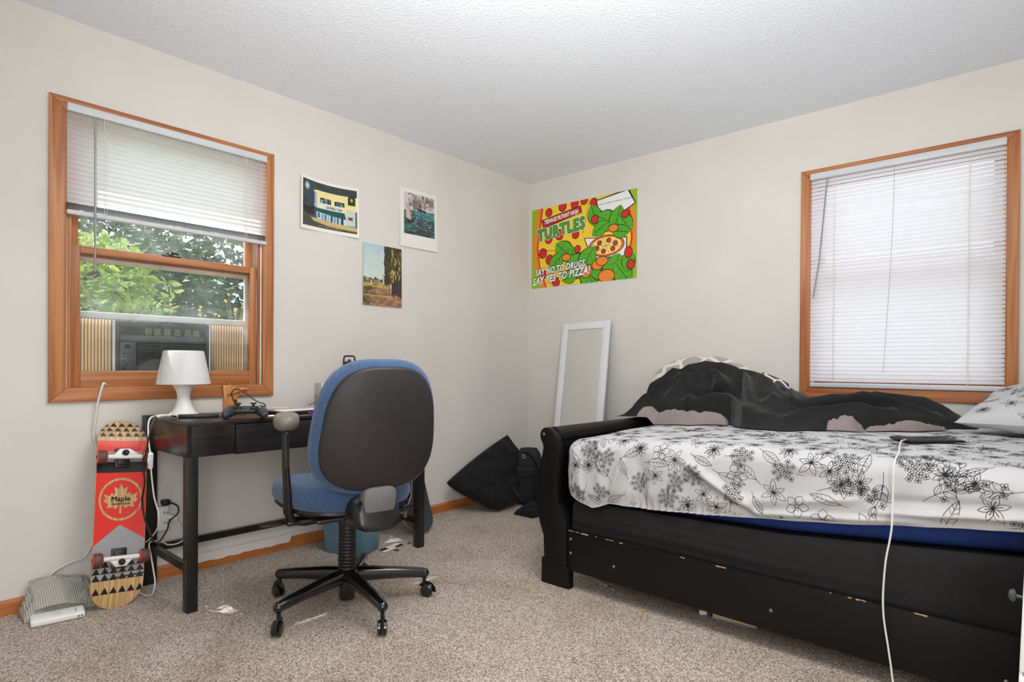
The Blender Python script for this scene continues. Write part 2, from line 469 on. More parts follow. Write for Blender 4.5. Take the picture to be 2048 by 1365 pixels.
def sell(a, b, n=3.0, N=40, taper=0.0):
    """superellipse outline"""
    out = []
    for k in range(N):
        t = 2 * pi * k / N; c, s_ = cos(t), sin(t)
        y = b * math.copysign(abs(s_) ** (2 / n), s_); x = a * math.copysign(abs(c) ** (2 / n), c)
        out.append((x * (1 - taper * y / b), y))
    return out
def lerp(a, b, t): return a + (b - a) * t
def table(xs, ys):
    return lambda x: float(np.interp(x, xs, ys))
def sstep(a, b, x):
    t = min(1, max(0, (x - a) / (b - a))); return t * t * (3 - 2 * t)
def nz(x, y, z=0.0): return noise.noise(Vector((x, y, z)))

# numpy painter for printed things
class Canvas:
    def __init__(s, w, h, aspect, bg):
        s.w, s.h, s.asp = w, h, aspect          # aspect = width / height
        s.a = np.empty((h, w, 3)); s.a[:] = np.array(bg) / 255.0
        s.U, s.V = np.meshgrid(np.linspace(0, 1, w), np.linspace(0, 1, h))
    def fill(s, mask, c, k=1.0):
        c = np.array(c) / 255.0; s.a[mask] = s.a[mask] * (1 - k) + c * k
    def rect(s, u0, v0, u1, v1, c, k=1.0): s.fill((s.U >= u0) & (s.U <= u1) & (s.V >= v0) & (s.V <= v1), c, k)
    def inpoly(s, pts):
        ins = np.zeros(s.U.shape, bool); n = len(pts)
        for i in range(n):
            x0, y0 = pts[i]; x1, y1 = pts[(i + 1) % n]
            if y0 == y1: continue
            c = ((y0 > s.V) != (y1 > s.V)) & (s.U < (x1 - x0) * (s.V - y0) / (y1 - y0) + x0); ins ^= c
        return ins
    def poly(s, pts, c, k=1.0): s.fill(s.inpoly(pts), c, k)
    def ell(s, cu, cv, ru, rv, c, rot=0.0, k=1.0, soft=False):
        du = (s.U - cu) * s.asp; dv = s.V - cv
        x = du * cos(rot) + dv * sin(rot); y = -du * sin(rot) + dv * cos(rot)
        d = (x / (ru * s.asp)) ** 2 + (y / rv) ** 2
        if soft:
            w = np.clip(1 - d, 0, 1)[..., None] * k; s.a = s.a * (1 - w) + np.array(c) / 255.0 * w
        else: s.fill(d <= 1, c, k)
    def line(s, pts, wd, c, k=1.0):
        mask = np.zeros(s.U.shape, bool)
        for (x0, y0), (x1, y1) in zip(pts[:-1], pts[1:]):
            ax, ay = x0 * s.asp, y0; bx, by = x1 * s.asp, y1
            dx, dy = bx - ax, by - ay; L = dx * dx + dy * dy + 1e-12
            t = np.clip(((s.U * s.asp - ax) * dx + (s.V - ay) * dy) / L, 0, 1)
            mask |= ((s.U * s.asp - ax - t * dx) ** 2 + (s.V - ay - t * dy) ** 2) <= (wd / 2) ** 2
        s.fill(mask, c, k)
    def vn(s, fu, fv, seed):
        r = np.random.RandomState(seed); g = r.rand(int(fv) + 2, int(fu) + 2)
        x = s.U * fu; y = s.V * fv; i = x.astype(int); j = y.astype(int); a = x - i; b = y - j
        a = a * a * (3 - 2 * a); b = b * b * (3 - 2 * b)
        return g[j, i] * (1 - a) * (1 - b) + g[j, i + 1] * a * (1 - b) + g[j + 1, i] * (1 - a) * b + g[j + 1, i + 1] * a * b
    def dabs(s, region, n, sizes, cols, seed, rot=0.0, k=0.8):
        r = random.Random(seed); u0, v0, u1, v1 = region
        for _ in range(n):
            s.ell(r.uniform(u0, u1), r.uniform(v0, v1), sizes[0] * r.uniform(.5, 1.3), sizes[1] * r.uniform(.5, 1.3), r.choice(cols), rot + r.uniform(-.4, .4), k)
    def grain(s, amt, seed):
        s.a = np.clip(s.a + (np.random.RandomState(seed).rand(s.h, s.w, 1) - .5) * amt, 0, 1)
    def colors(s):
        a = np.where(s.a <= 0.04045, s.a / 12.92, ((s.a + 0.055) / 1.055) ** 2.4)
        return np.concatenate([a, np.ones((s.h, s.w, 1))], -1).astype(np.float32).ravel()
def canvas_mesh(cv, fn):
    """fn(u, v) -> point; v runs down"""
    mb = MB(); mb.grid(lambda u, v: fn(u, v), cv.w, cv.h); mb.col = cv.colors(); return mb

# ------------------------------------------------------------------ room shell
RX1, RY0, H = 4.3, -4.5, 2.4
LW = (-3.0, -2.105, 0.845, 2.06)     # left window opening y0 y1 z0 z1
RW = (2.012, 2.905, 0.845, 2.06)     # right window opening x0 x1 z0 z1
mb = MB(); mb.box((0, RY0, -0.1), (RX1, 0, 0)); struct(mb.build('floor', M['carpet'], smooth=False), 'beige flecked carpet over the whole floor')
mb = MB(); mb.box((-0.15, RY0 - 0.15, H), (RX1 + 0.15, 0.15, H + 0.1)); struct(mb.build('ceiling', M['ceil'], smooth=False), 'white textured ceiling')
mb = MB()
y0, y1, z0, z1 = LW
mb.box((-0.15, RY0 - 0.15, -0.1), (0, y0, H)); mb.box((-0.15, y1, -0.1), (0, 0.15, H))
mb.box((-0.15, y0, -0.1), (0, y1, z0)); mb.box((-0.15, y0, z1), (0, y1, H))
struct(mb.build('wall_left', M['wall'], smooth=False), 'off-white wall with the window over the desk')
mb = MB(); x0, x1, z0, z1 = RW
mb.box((0, 0, -0.1), (x0, 0.15, H)); mb.box((x1, 0, -0.1), (RX1 + 0.15, 0.15, H))
mb.box((x0, 0, -0.1), (x1, 0.15, z0)); mb.box((x0, 0, z1), (x1, 0.15, H))
struct(mb.build('wall_right', M['wall'], smooth=False), 'off-white wall with the window over the bed')
mb = MB(); mb.box((RX1, RY0, -0.1), (RX1 + 0.15, 0, H)); struct(mb.build('wall_far_right', M['wall'], smooth=False), 'off-white side wall beyond the bed head')
mb = MB(); mb.box((0, RY0 - 0.15, -0.1), (RX1 + 0.15, RY0, H)); struct(mb.build('wall_back', M['wall'], smooth=False), 'off-white wall behind the photographer')

# baseboards: the left one is low and torn near the desk
bl = MB()
prof = [(0, 0), (0.013, 0), (0.013, 0.046), (0.008, 0.056), (0, 0.056)]
def base_run(y0, y1, h):
    pr = [(a, b * h / 0.056) for a, b in prof]
    bl.prism(pr, 0, y1 - y0, m=frame((0.0005, y0, 0), (1, 0, 0), (0, 0, 1), (0, 1, 0)) if False else Matrix(((1, 0, 0, 0.0005), (0, 0, 1, y0), (0, 1, 0, 0), (0, 0, 0, 1))))
base_run(RY0, -2.02, 0.058); base_run(-2.02, -1.995, 0.05); base_run(-1.995, 0, 0.06)
blo = struct(bl.build('baseboard_left', M['base_y'], sharp=20, recalc=True), 'orange-brown wooden baseboard along the window wall')
pc = MB(); ragged = [(-2.50, 0.040)]
rr = random.Random(3)
for k in range(20): ragged.append((-2.50 + k * 0.027, 0.036 + rr.uniform(-0.004, 0.004)))
ragged += [(-1.985, 0.05), (-1.975, 0.075), (-1.99, 0.088), (-2.02, 0.078), (-2.50, 0.078)]
pc.prism(ragged, 0, 0.004, m=frame((0.0135, 0, 0), (0, 1, 0), (0, 0, 1), (1, 0, 0)))
pc.build('peeling_caulk', M['wall'], blo, smooth=False)
br = MB(); br.prism(prof, 0, RX1, m=Matrix(((0, 0, 1, 0), (-1, 0, 0, -0.0005), (0, 1, 0, 0), (0, 0, 0, 1))))
struct(br.build('baseboard_right', M['base_x'], sharp=20, recalc=True), 'orange-brown wooden baseboard behind the bed')

# ------------------------------------------------------------------ windows
def casing(root, wall, a0, a1, z0, z1, wd=0.062, th=0.018):
    """four mitred boards; wall 'L' (x = 0 plane, along y) or 'R' (y = 0 plane, along x)"""
    def mm():
        if wall == 'L': return frame((0, 0, 0), (0, 1, 0), (0, 0, 1), (1, 0, 0))
        return frame((0, 0, 0), (1, 0, 0), (0, 0, 1), (0, -1, 0))
    hz = M['woodh_y'] if wall == 'L' else M['woodh_x']
    polys = [([(a0, z0), (a0 + wd, z0 + wd), (a0 + wd, z1 - wd), (a0, z1)], M['woodv']),
             ([(a1, z0), (a1, z1), (a1 - wd, z1 - wd), (a1 - wd, z0 + wd)], M['woodv']),
             ([(a0, z0), (a1, z0), (a1 - wd, z0 + wd), (a0 + wd, z0 + wd)], hz),
             ([(a0, z1), (a0 + wd, z1 - wd), (a1 - wd, z1 - wd), (a1, z1)], hz)]
    for p, m_ in polys:
        b = MB(); b.prism(p, 0.0005, th, m=mm(), bev=0.003); b.build('casing', m_, root, sharp=30, recalc=True)

w1 = struct(thing('window_1', 'double-hung pine window over the desk', 'window', (0, -2.553, 0.82)), 'double-hung pine window over the desk', 'window')
casing(w1, 'L', -3.0242, -2.0822, 0.8216, 2.0723, wd=0.058)
b = MB()   # jamb lining
b.box((-0.13, -3.0, 0.845), (0.0, -2.975, 2.06)); b.box((-0.13, -2.13, 0.845), (0.0, -2.105, 2.06))
b.box((-0.13, -2.975, 2.03), (0.0, -2.13, 2.06)); b.box((-0.14, -2.975, 0.845), (0.0, -2.13, 0.876))
b.build('jamb', M['woodv'], w1, smooth=False)
b = MB()
for y in (-2.975, -2.146): b.box((-0.10, y, 0.876), (-0.004, y + 0.016, 2.03), bev=0.003)
b.build('sash_track', M['trackwhite'], w1)
b = MB()
for y in (-2.959, -2.160): b.box((-0.012, y, 0.876), (-0.002, y + 0.014, 2.03), bev=0.002)
b.build('stop', M['woodv'], w1)
def sash(name, x0, x1, y0, y1, z0, z1, st, top, bot, glass_t=0.004):
    fr = MB()
    fr.box((x0, y0, z0), (x1, y0 + st, z1), bev=0.003); fr.box((x0, y1 - st, z0), (x1, y1, z1), bev=0.003)
    o = fr.build(name, M['woodv'], w1)
    r = MB(); r.box((x0, y0 + st, z0), (x1, y1 - st, z0 + bot), bev=0.003); r.box((x0, y0 + st, z1 - top), (x1, y1 - st, z1), bev=0.003)
    r.build('rail', M['woodh_y'], o)
    g = MB(); xm = (x0 + x1) / 2
    g.box((xm - glass_t / 2, y0 + st - 0.004, z0 + bot - 0.004), (xm + glass_t / 2, y1 - st + 0.004, z1 - top + 0.004))
    g.build('pane', M['pane'], o, smooth=False)
    return o
ls = sash('lower_sash', -0.046, -0.014, -2.945, -2.16, 0.877, 1.477, 0.033, 0.032, 0.073)
us = sash('upper_sash', -0.082, -0.052, -2.945, -2.16, 1.44, 2.03, 0.034, 0.03, 0.03)
b = MB(); b.box((-0.03, -2.60, 1.477), (-0.012, -2.52, 1.483), bev=0.002)
b.lathe([(0.012, 0), (0.012, 0.008), (0.006, 0.014), (0, 0.014)], 16, m=T(-0.024, -2.56, 1.483))
b.tube([(-0.03, -2.575, 1.493), (-0.02, -2.555, 1.497), (-0.014, -2.53, 1.492)], 0.005, 8)
b.build('sash_lock', M['darkbrown'], w1)
b = MB(); b.box((-0.014, -2.61, 0.90), (-0.008, -2.585, 0.938), bev=0.002); b.build('sash_lift', M['greyplastic'], w1)
# storm window frame outside
b = MB()
b.box((-0.118, -2.975, 0.876), (-0.098, -2.925, 2.03)); b.box((-0.118, -2.18, 0.876), (-0.098, -2.13, 2.03))
b.box((-0.118, -2.925, 1.425), (-0.098, -2.18, 1.465)); b.box((-0.118, -2.925, 1.178), (-0.092, -2.18, 1.208), bev=0.006)
b.box((-0.118, -2.925, 1.99), (-0.098, -2.18, 2.03))
b.build('storm_frame', M['trackwhite'], w1, sharp=30)
b = MB(); b.box((-0.110, -2.925, 1.208), (-0.107, -2.18, 1.425)); b.build('storm_pane', M['pane2'], w1, smooth=False)

w2 = struct(thing('window_2', 'pine window over the bed', 'window', (2.459, 0, 0.82)), 'pine window with a closed white blind over the bed', 'window')
casing(w2, 'R', 1.9917, 2.9269, 0.8195, 2.0756, wd=0.058)
b = MB(); b.box((2.012, 0, 0.845), (2.037, 0.13, 2.06)); b.box((2.88, 0, 0.845), (2.905, 0.13, 2.06))
b.box((2.037, 0, 2.03), (2.88, 0.13, 2.06)); b.box((2.037, 0, 0.845), (2.88, 0.14, 0.876)); b.build('jamb', M['woodv'], w2, smooth=False)
def sash2(name, y0, y1, z0, z1):
    fr = MB()
    fr.box((2.05, y0, z0), (2.09, y1, z1)); fr.box((2.83, y0, z0), (2.87, y1, z1))
    fr.box((2.09, y0, z0), (2.83, y1, z0 + 0.06)); fr.box((2.09, y0, z1 - 0.035), (2.83, y1, z1))
    o = fr.build(name, M['woodv'], w2, smooth=False)
    g = MB(); ym = (y0 + y1) / 2; g.box((2.086, ym - .002, z0 + .056), (2.834, ym + .002, z1 - .03)); g.build('pane', M['pane2'], o, smooth=False)
sash2('lower_sash', 0.045, 0.075, 0.877, 1.47); sash2('upper_sash', 0.08, 0.11, 1.435, 2.03)

# ------------------------------------------------------------------ blinds
def slat_rows(b, wall, a0, a1, zs, off, tilt_fn, wd=0.025, n=10):
    for k, z in enumerate(zs):
        t = tilt_fn(k); rows = []
        for q in range(5):
            s_ = (q / 4 - 0.5) * wd; crown = 0.0022 * (1 - (2 * q / 4 - 1) ** 2)
            d = s_ * cos(t) - crown * sin(t); h = s_ * sin(t) + crown * cos(t)
            for i in range(n):
                a = lerp(a0, a1, i / (n - 1)); sag = -0.0012 * sin(pi * i / (n - 1)) + 0.0007 * nz(a * 3, k * 0.7)
                rows.append((off + d, a, z + h + sag) if wall == 'L' else (a, -(off + d), z + h + sag))
        fs = [[q * n + i, q * n + i + 1, (q + 1) * n + i + 1, (q + 1) * n + i] for q in range(4) for i in range(n - 1)]
        b.add(rows, fs)
tl = [radians(-68 + 2.0 * random.uniform(-1, 1)) for _ in range(90)]
bl1 = thing('window_blind', 'white slatted blind drawn halfway up over the desk window', 'blind', (0.02, -2.551, 1.59))
b = MB(); b.box((0.004, -2.968, 2.014), (0.034, -2.126, 2.048), bev=0.006); b.build('headrail', M['blindrail'], bl1)
b = MB(); zs = [2.002 - 0.0205 * k for k in range(18)]
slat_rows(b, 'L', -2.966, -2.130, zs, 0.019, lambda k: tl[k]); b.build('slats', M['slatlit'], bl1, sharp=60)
b = MB(); slat_rows(b, 'L', -2.966, -2.130, [1.640 - 0.0031 * k for k in range(8)], 0.019, lambda k: radians(-6 + 3 * random.uniform(-1, 1))); b.build('stacked_slats', M['blindrail'], bl1, sharp=60)
b = MB(); b.box((0.007, -2.968, 1.593), (0.031, -2.128, 1.613), bev=0.005); b.build('bottom_rail', M['blindrail'], bl1)
b = MB(); b.tube([(0.038, -2.873, 2.012), (0.040, -2.8735, 1.98), (0.036, -2.872, 1.366)], 0.0042, 6); b.build('tilt_wand', M['wand'], bl1)
for y in (-2.838, -2.24):
    b = MB()
    b.tube([(0.0315, y, 2.014), (0.0315, y, 1.60)], 0.0010, 5); b.tube([(0.0065, y, 2.014), (0.0065, y, 1.60)], 0.0010, 5)
    b.tube([(0.0325, y + 0.009, 2.014), (0.0325, y + 0.009, 1.60)], 0.0008, 5); b.build('ladder_cord', M['cordwhite'], bl1)

bl2 = thing('window_blind', 'white slatted blind let down to the sill over the bed window', 'blind', (2.465, -0.02, 0.865))
b = MB(); b.box((2.042, -0.034, 2.014), (2.881, -0.004, 2.05), bev=0.006); b.build('headrail', M['blindrail'], bl2)
tr_ = []
for k in range(60):
    z = 2.0 - 0.0208 * k
    a = -67 + 4 * nz(k * 0.33, 5.5) + 2 * nz(k * 1.7, 9.5)
    if k < 6 : a += 5
    if k in (21, 22): a += 8
    tr_.append(radians(a))
b = MB(); zs = [2.002 - 0.0208 * k + 0.0010 * nz(k * .5, 3.3) for k in range(53)]
slat_rows(b, 'R', 2.048, 2.880, zs, 0.019, lambda k: tr_[k]); b.build('slats', M['slat'], bl2, sharp=60)
b = MB(); b.box((2.048, -0.031, 0.877), (2.884, -0.007, 0.902), bev=0.005); b.build('bottom_rail', M['blindrail'], bl2)
b = MB(); b.tube([(2.132, -0.038, 2.012), (2.13, -0.041, 1.985), (2.095, -0.046, 1.55), (2.068, -0.050, 1.365)], 0.0040, 6); b.build('tilt_wand', M['wand'], bl2)
for x in (2.165, 2.745):
    b = MB()
    b.tube([(x, -0.0320, 2.014), (x, -0.0320, 0.90)], 0.0011, 5); b.tube([(x, -0.006, 2.014), (x, -0.006, 0.90)], 0.0011, 5)
    for k in range(53): b.box((x - 0.004, -0.0335, 1.990 - 0.0208 * k), (x + 0.004, -0.031, 1.9965 - 0.0208 * k))
    b.build('ladder_cord', M['cordwhite'], bl2)
b = MB(); b.tube(spline([(2.44, -0.036, 2.014), (2.435, -0.036, 1.7), (2.42, -0.037, 1.35), (2.40, -0.038, 0.96)], 4), 0.0009, 5); b.build('pull_cord', M['wand'], bl2)

# ------------------------------------------------------------------ air conditioner in the window
ac = thing('air_conditioner', 'graphite window air conditioner with grille behind the lower pane', 'air conditioner', (-0.2, -2.56, 0.885))
X = -0.10
b = MB(); b.box((-0.60, -2.755, 0.885), (X - 0.012, -2.363, 1.160), bev=0.006)
# front bezel built as a frame round the vent and the grille
b.box((X - 0.02, -2.759, 1.150), (X, -2.359, 1.174), bev=0.004)
b.box((X - 0.02, -2.759, 0.885), (X, -2.744, 1.15), bev=0.003); b.box((X - 0.02, -2.374, 0.885), (X, -2.359, 1.15), bev=0.003)
b.box((X - 0.02, -2.744, 1.080), (X, -2.374, 1.112), bev=0.004); b.box((X - 0.02, -2.744, 0.885), (X, -2.374, 0.90))
b.build('housing', M['acbody'], ac)
b = MB(); b.box((X - 0.0118, -2.744, 1.112), (X - 0.0112, -2.374, 1.150)); b.box((X - 0.0118, -2.68, 0.90), (X - 0.0112, -2.374, 1.08)); b.build('recess', M['gloss'], ac, smooth=False)
b = MB()
for k in range(4): b.box((X - 0.009, -2.744, 1.1165 + 0.009 * k), (X - 0.001, -2.374, 1.1185 + 0.009 * k))
b.build('vent_louvre', M['acbody'], ac, smooth=False)
for k, y in enumerate((-2.625, -2.588, -2.545, -2.50, -2.455, -2.415)):
    b = MB(); b.box((X - 0.0110, y - 0.014, 1.114), (X - 0.0095, y + 0.014, 1.148)); b.build('vent_vane', M['acvane'], ac, smooth=False)
b = MB()
for k in range(16): b.box((X - 0.010, -2.672, 0.903 + 0.011 * k), (X + 0.001, -2.374, 0.9075 + 0.011 * k), bev=0.001, seg=1)
b.box((X - 0.012, -2.575, 0.90), (X - 0.004, -2.571, 1.08))
b.build('grille', M['acbody'], ac)
cp = MB(); cp.box((X - 0.018, -2.744, 0.90), (X + 0.001, -2.680, 1.080), bev=0.003); cpo = cp.build('control_panel', M['acpanel'], ac)
b = MB(); b.box((X + 0.001, -2.725, 1.052), (X + 0.0018, -2.705, 1.068)); b.build('display', M['gloss'], cpo, smooth=False)
for r_ in range(6):
    for c_ in range(3):
        if (r_ + c_) % 4 == 3: continue
        b = MB(); b.box((X + 0.001, -2.734 + 0.017 * c_, 1.026 - 0.017 * r_), (X + 0.0022, -2.724 + 0.017 * c_, 1.030 - 0.017 * r_), bev=0.0005, seg=1); b.build('button', M['black'], cpo)
fl = frame((X + 0.0008, -2.555, 1.0965), (0, 1, 0), (0, 0, 1), (1, 0, 0))
b = MB(); b.text('Midea', 0.022, m=fl, bold=0.0004)
arc = [(-0.019 + 0.012 * cos(a), 0.001 + 0.011 * sin(a)) for a in np.linspace(pi * 1.55, pi * 0.45, 14)]
b.tube([fl @ Vector((-0.026 + p[0] + 0.02, p[1], 0.0002)) for p in arc], 0.0007, 4)
b.build('brand_lettering', M['black'], ac, smooth=False)
for (ya, yb) in ((-2.925, -2.762), (-2.356, -2.18)):
    b = MB(); n = 26 if ya < -2.7 else 28; vs = []; fs = []
    for i in range(n + 1):
        y = lerp(ya, yb, i / n); x = X - 0.012 - (0.030 if i % 2 else 0.0)
        vs += [(x, y, 0.885), (x, y, 1.178)]
    for i in range(n): fs.append([2 * i, 2 * i + 2, 2 * i + 3, 2 * i + 1])
    b.add(vs, fs); apn = b.build('accordion_panel', M['pleat'], ac, smooth=False)
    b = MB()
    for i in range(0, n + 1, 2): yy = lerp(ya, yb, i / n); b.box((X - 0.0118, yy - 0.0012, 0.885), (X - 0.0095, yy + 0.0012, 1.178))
    b.build('pleat_shade_strips', M['rib'], apn, smooth=False)  # dark strips added along the folds as painted shade
for ya, yb in ((-2.772, -2.761), (-2.357, -2.350)):
    b = MB(); b.box((X - 0.03, ya, 0.885), (X - 0.004, yb, 1.176)); b.build('side_bracket', M['trackwhite'], ac, smooth=False)

# ------------------------------------------------------------------ wall prints
def poster_plane(y0, y1, z0, z1, curl):
    """left-wall sheet: u along +y, v down; curl(u, v) = distance off the wall"""
    return lambda u, v: (0.0015 + curl(u, v), lerp(y0, y1, u), lerp(z1, z0, v))
cv = Canvas(170, 150, 1.25, (238, 233, 226))
m0 = (0.035, 0.055, 0.965, 0.93)
def mu(u): return lerp(m0[0], m0[2], u)
def mv(v): return lerp(m0[1], m0[3], v)
def PP(pts): return [(mu(a), mv(b_)) for a, b_ in pts]
cv.rect(*m0, (58, 66, 66))
n1 = cv.vn(9, 9, 1); cv.fill((n1 > .5) & (cv.U > m0[0]) & (cv.U < m0[2]) & (cv.V > m0[1]) & (cv.V < m0[3]), (70, 88, 90), .5)
cv.ell(mu(.08), mv(.14), .05, .09, (190, 222, 236), soft=True)
cv.poly(PP([(0, .72), (.25, .72), (1, .9), (1, 1), (0, 1)]), (74, 80, 74)); cv.dabs((mu(.02), mv(.6), mu(.2), mv(.72)), 60, (.02, .03), [(44, 38, 38), (54, 48, 46)], 4)
cv.poly(PP([(.2, .2), (.25, .17), (1, .17), (1, .8), (.25, .77), (.25, .55)]), (236, 222, 156))
cv.poly(PP([(.2, .2), (.26, .24), (.26, .58), (.2, .52)]), (150, 176, 196)); cv.poly(PP([(.2, .22), (.215, .23), (.215, .5), (.2, .49)]), (36, 40, 46))
cv.rect(mu(.32), mv(.32), mu(.52), mv(.43), (40, 44, 48)); cv.dabs((mu(.33), mv(.33), mu(.5), mv(.42)), 14, (.012, .03), [(170, 190, 206), (90, 110, 90)], 5)
cv.rect(mu(.58), mv(.33), mu(.77), mv(.43), (44, 48, 54)); cv.dabs((mu(.6), mv(.35), mu(.76), mv(.42)), 14, (.012, .03), [(96, 150, 150), (110, 84, 110)], 6)
cv.rect(mu(.26), mv(.44), mu(.77), mv(.58), (226, 224, 212))
cv.poly(PP([(.83, .2), (.87, .14), (.96, .14), (.97, .2), (.97, .36), (.83, .36)]), (52, 52, 44)); cv.ell(mu(.90), mv(.24), .03, .05, (206, 216, 90), soft=True)
cv.rect(mu(.8), mv(.48), mu(1), mv(.84), (190, 208, 200)); cv.rect(mu(.83), mv(.62), mu(.93), mv(.72), (196, 180, 150)); cv.rect(mu(.84), mv(.64), mu(.92), mv(.70), (116, 66, 48))
cv.rect(mu(.26), mv(.64), mu(.8), mv(.87), (196, 214, 226)); 
for k in range(7): cv.rect(mu(.34 + .057 * k), mv(.68), mu(.38 + .057 * k), mv(.83), [(118, 154, 190), (90, 120, 110), (150, 176, 206), (60, 70, 90)][k % 4])
cv.rect(mu(.27), mv(.66), mu(.315), mv(.78), (60, 110, 180)); cv.rect(mu(.33), mv(.84), mu(.68), mv(.87), (32, 34, 36)); cv.rect(mu(.71), mv(.68), mu(.75), mv(.84), (36, 40, 46))
cv.poly(PP([(.25, .56), (.77, .56), (.8, .71), (.2, .64)]), (34, 84, 78))
cv.poly(PP([(.14, .80), (.25, .80), (1, .86), (1, .95), (.5, .93), (.2, .87)]), (202, 176, 116)); cv.line(PP([(.3, .95), (.7, .97)]), .006, (190, 180, 130))
cv.rect(mu(.97), mv(.5), mu(1), mv(.84), (70, 84, 104))
cv.grain(.05, 2)
fnp = poster_plane(-1.932, -1.564, 1.722, 2.014, lambda u, v: 0.014 * (1 - sin(pi * u)) * (0.4 + 0.6 * v) + 0.010 * max(0, .25 - u) * (1 - v) * 4)
_z = fnp
fn1 = lambda u, v: (_z(u, v)[0], _z(u, v)[1] + 0.0, _z(u, v)[2] - 0.010 * sin(pi * u) * (1 - v))
o = canvas_mesh(cv, fn1).build('art_print', M['print'])
tag(o, 'white-bordered art print of a lit shopfront at night, curling off the wall', 'poster', 'art prints on the window wall')
b = MB(); b.text('LONG TAP', 0.021, m=frame((0.0042, -1.722, 1.862), (0, 1, -.03), (0, .0, 1), (1, 0, 0)), bold=0.0003)
b.build('shop_sign_lettering', M['ink'], o, smooth=False)

cv = Canvas(110, 140, 0.84, (232, 229, 224))
m0 = (0.10, 0.065, 0.93, 0.77)
cv.rect(*m0, (206, 200, 200))
cv.dabs((mu(.15), mv(.02), mu(.95), mv(.30)), 120, (.05, .035), [(196, 184, 178), (150, 132, 126), (176, 160, 156), (214, 208, 208), (110, 98, 96)], 11)
cv.dabs((mu(.3), mv(.15), mu(.55), mv(.36)), 40, (.03, .04), [(90, 80, 80), (140, 124, 120)], 12)
cv.poly(PP([(0, .44), (.35, .40), (.7, .40), (1, .36), (1, 1), (0, 1)]), (74, 122, 126))
cv.dabs((mu(.0), mv(.44), mu(1), mv(.62)), 120, (.06, .012), [(60, 104, 110), (92, 146, 148), (120, 160, 162), (50, 84, 90)], 13)
cv.dabs((mu(.0), mv(.60), mu(1), mv(1)), 220, (.06, .012), [(62, 70, 66), (48, 54, 52), (78, 90, 88), (40, 44, 42), (66, 84, 84)], 14)
cv.dabs((mu(.2), mv(.55), mu(.9), mv(.85)), 40, (.03, .006), [(180, 196, 196), (140, 156, 160)], 15, k=.7)
cv.poly(PP([(.4, .34), (.74, .37), (.7, .41), (.45, .395)]), (48, 42, 42))
for u in (.45, .52, .58, .64): cv.line(PP([(u, .36), (u, .22)]), .008, (70, 62, 62))
cv.poly(PP([(.05, .27), (.2, .45), (.22, .66), (.07, .62)]), (206, 176, 160)); cv.poly(PP([(.27, .4), (.37, .58), (.27, .56)]), (54, 74, 82))
cv.poly(PP([(.06, .64), (.2, .68), (.35, .60), (.3, .70), (.14, .75)]), (48, 42, 40)); cv.line(PP([(.05, .26), (.21, .44)]), .01, (60, 54, 54))
cv.rect(0, 0, m0[0], 1, (232, 229, 224)); cv.rect(m0[2], 0, 1, 1, (232, 229, 224)); cv.rect(0, 0, 1, m0[1], (232, 229, 224)); cv.rect(0, m0[3], 1, 1, (232, 229, 224))
cv.grain(.04, 3)
o = canvas_mesh(cv, poster_plane(-1.257, -0.958, 1.729, 2.101, lambda u, v: 0.006 * v * v + 0.006 * u * v)).build('art_print', M['print'])
tag(o, 'art print of sailing boats on a green sea with a wide white lower margin', 'poster', 'art prints on the window wall')

cv = Canvas(110, 140, 0.77, (176, 202, 210))
for k in range(140):
    v = k / 139
    if v < .62: cv.a[k, :] = np.array([lerp(168, 216, v / .62), lerp(200, 222, v / .62), lerp(212, 206, v / .62)]) / 255
cv.dabs((.1, .1, .55, .4), 30, (.09, .04), [(206, 212, 200), (190, 208, 210)], 20, k=.4)
cv.rect(0, .62, 1, 1, (150, 124, 92))
cv.dabs((0, .56, .5, .64), 40, (.03, .02), [(64, 72, 56), (86, 92, 66), (110, 110, 76)], 21); cv.rect(.27, .57, .36, .64, (150, 126, 110)); cv.poly([(.26, .58), (.31, .53), (.37, .58)], (60, 66, 62))
cv.line([(.2, .5), (.2, .6)], .008, (130, 140, 136)); cv.line([(.5, .47), (.5, .6)], .008, (130, 140, 136))
cv.dabs((0, .63, .8, .70), 60, (.07, .012), [(206, 176, 82), (190, 160, 70), (216, 190, 110), (120, 110, 60)], 22)
cv.dabs((0, .70, .4, .98), 110, (.06, .03), [(84, 86, 60), (110, 100, 70), (70, 76, 60), (140, 112, 86)], 23)
cv.dabs((.2, .74, .95, 1.), 150, (.07, .018), [(170, 128, 98), (146, 112, 88), (186, 142, 106), (120, 96, 76)], 24)
cv.line([(.0, .84), (.6, .84), (.9, .82)], .012, (216, 160, 86)); cv.line([(.35, .70), (.7, .71)], .012, (214, 150, 110))
cv.poly([(.58, 0), (1, 0), (1, .8), (.8, .72), (.62, .6), (.56, .4), (.52, .3), (.55, .12)], (60, 60, 44))
cv.dabs((.56, .02, 1, .62), 200, (.035, .05), [(52, 54, 40), (72, 70, 50), (86, 76, 48), (44, 44, 36), (66, 52, 40)], 25)
cv.dabs((.72, .05, .98, .6), 60, (.012, .045), [(150, 120, 60), (206, 190, 120), (120, 90, 50)], 26, k=.8)
cv.dabs((.66, .4, .85, .72), 40, (.012, .04), [(220, 210, 150), (190, 160, 80)], 27, k=.7)
cv.dabs((.75, .6, 1, .8), 60, (.03, .06), [(74, 62, 56), (60, 52, 46)], 28)
for u in (.68, .75, .81, .88): cv.line([(u, .45), (u - .02, .76)], .014, (58, 44, 34))
cv.rect(0, 0, 1, .012, (220, 220, 214)); cv.grain(.05, 5)
o = canvas_mesh(cv, poster_plane(-1.531, -1.244, 1.34, 1.711, lambda u, v: 0.010 * (1 - v) * (1 - u) ** 2 + 0.006 * v)).build('art_print', M['print'])
tag(o, 'borderless landscape print of a tall tree beside a path, lowest of the three prints', 'poster', 'art prints on the window wall')

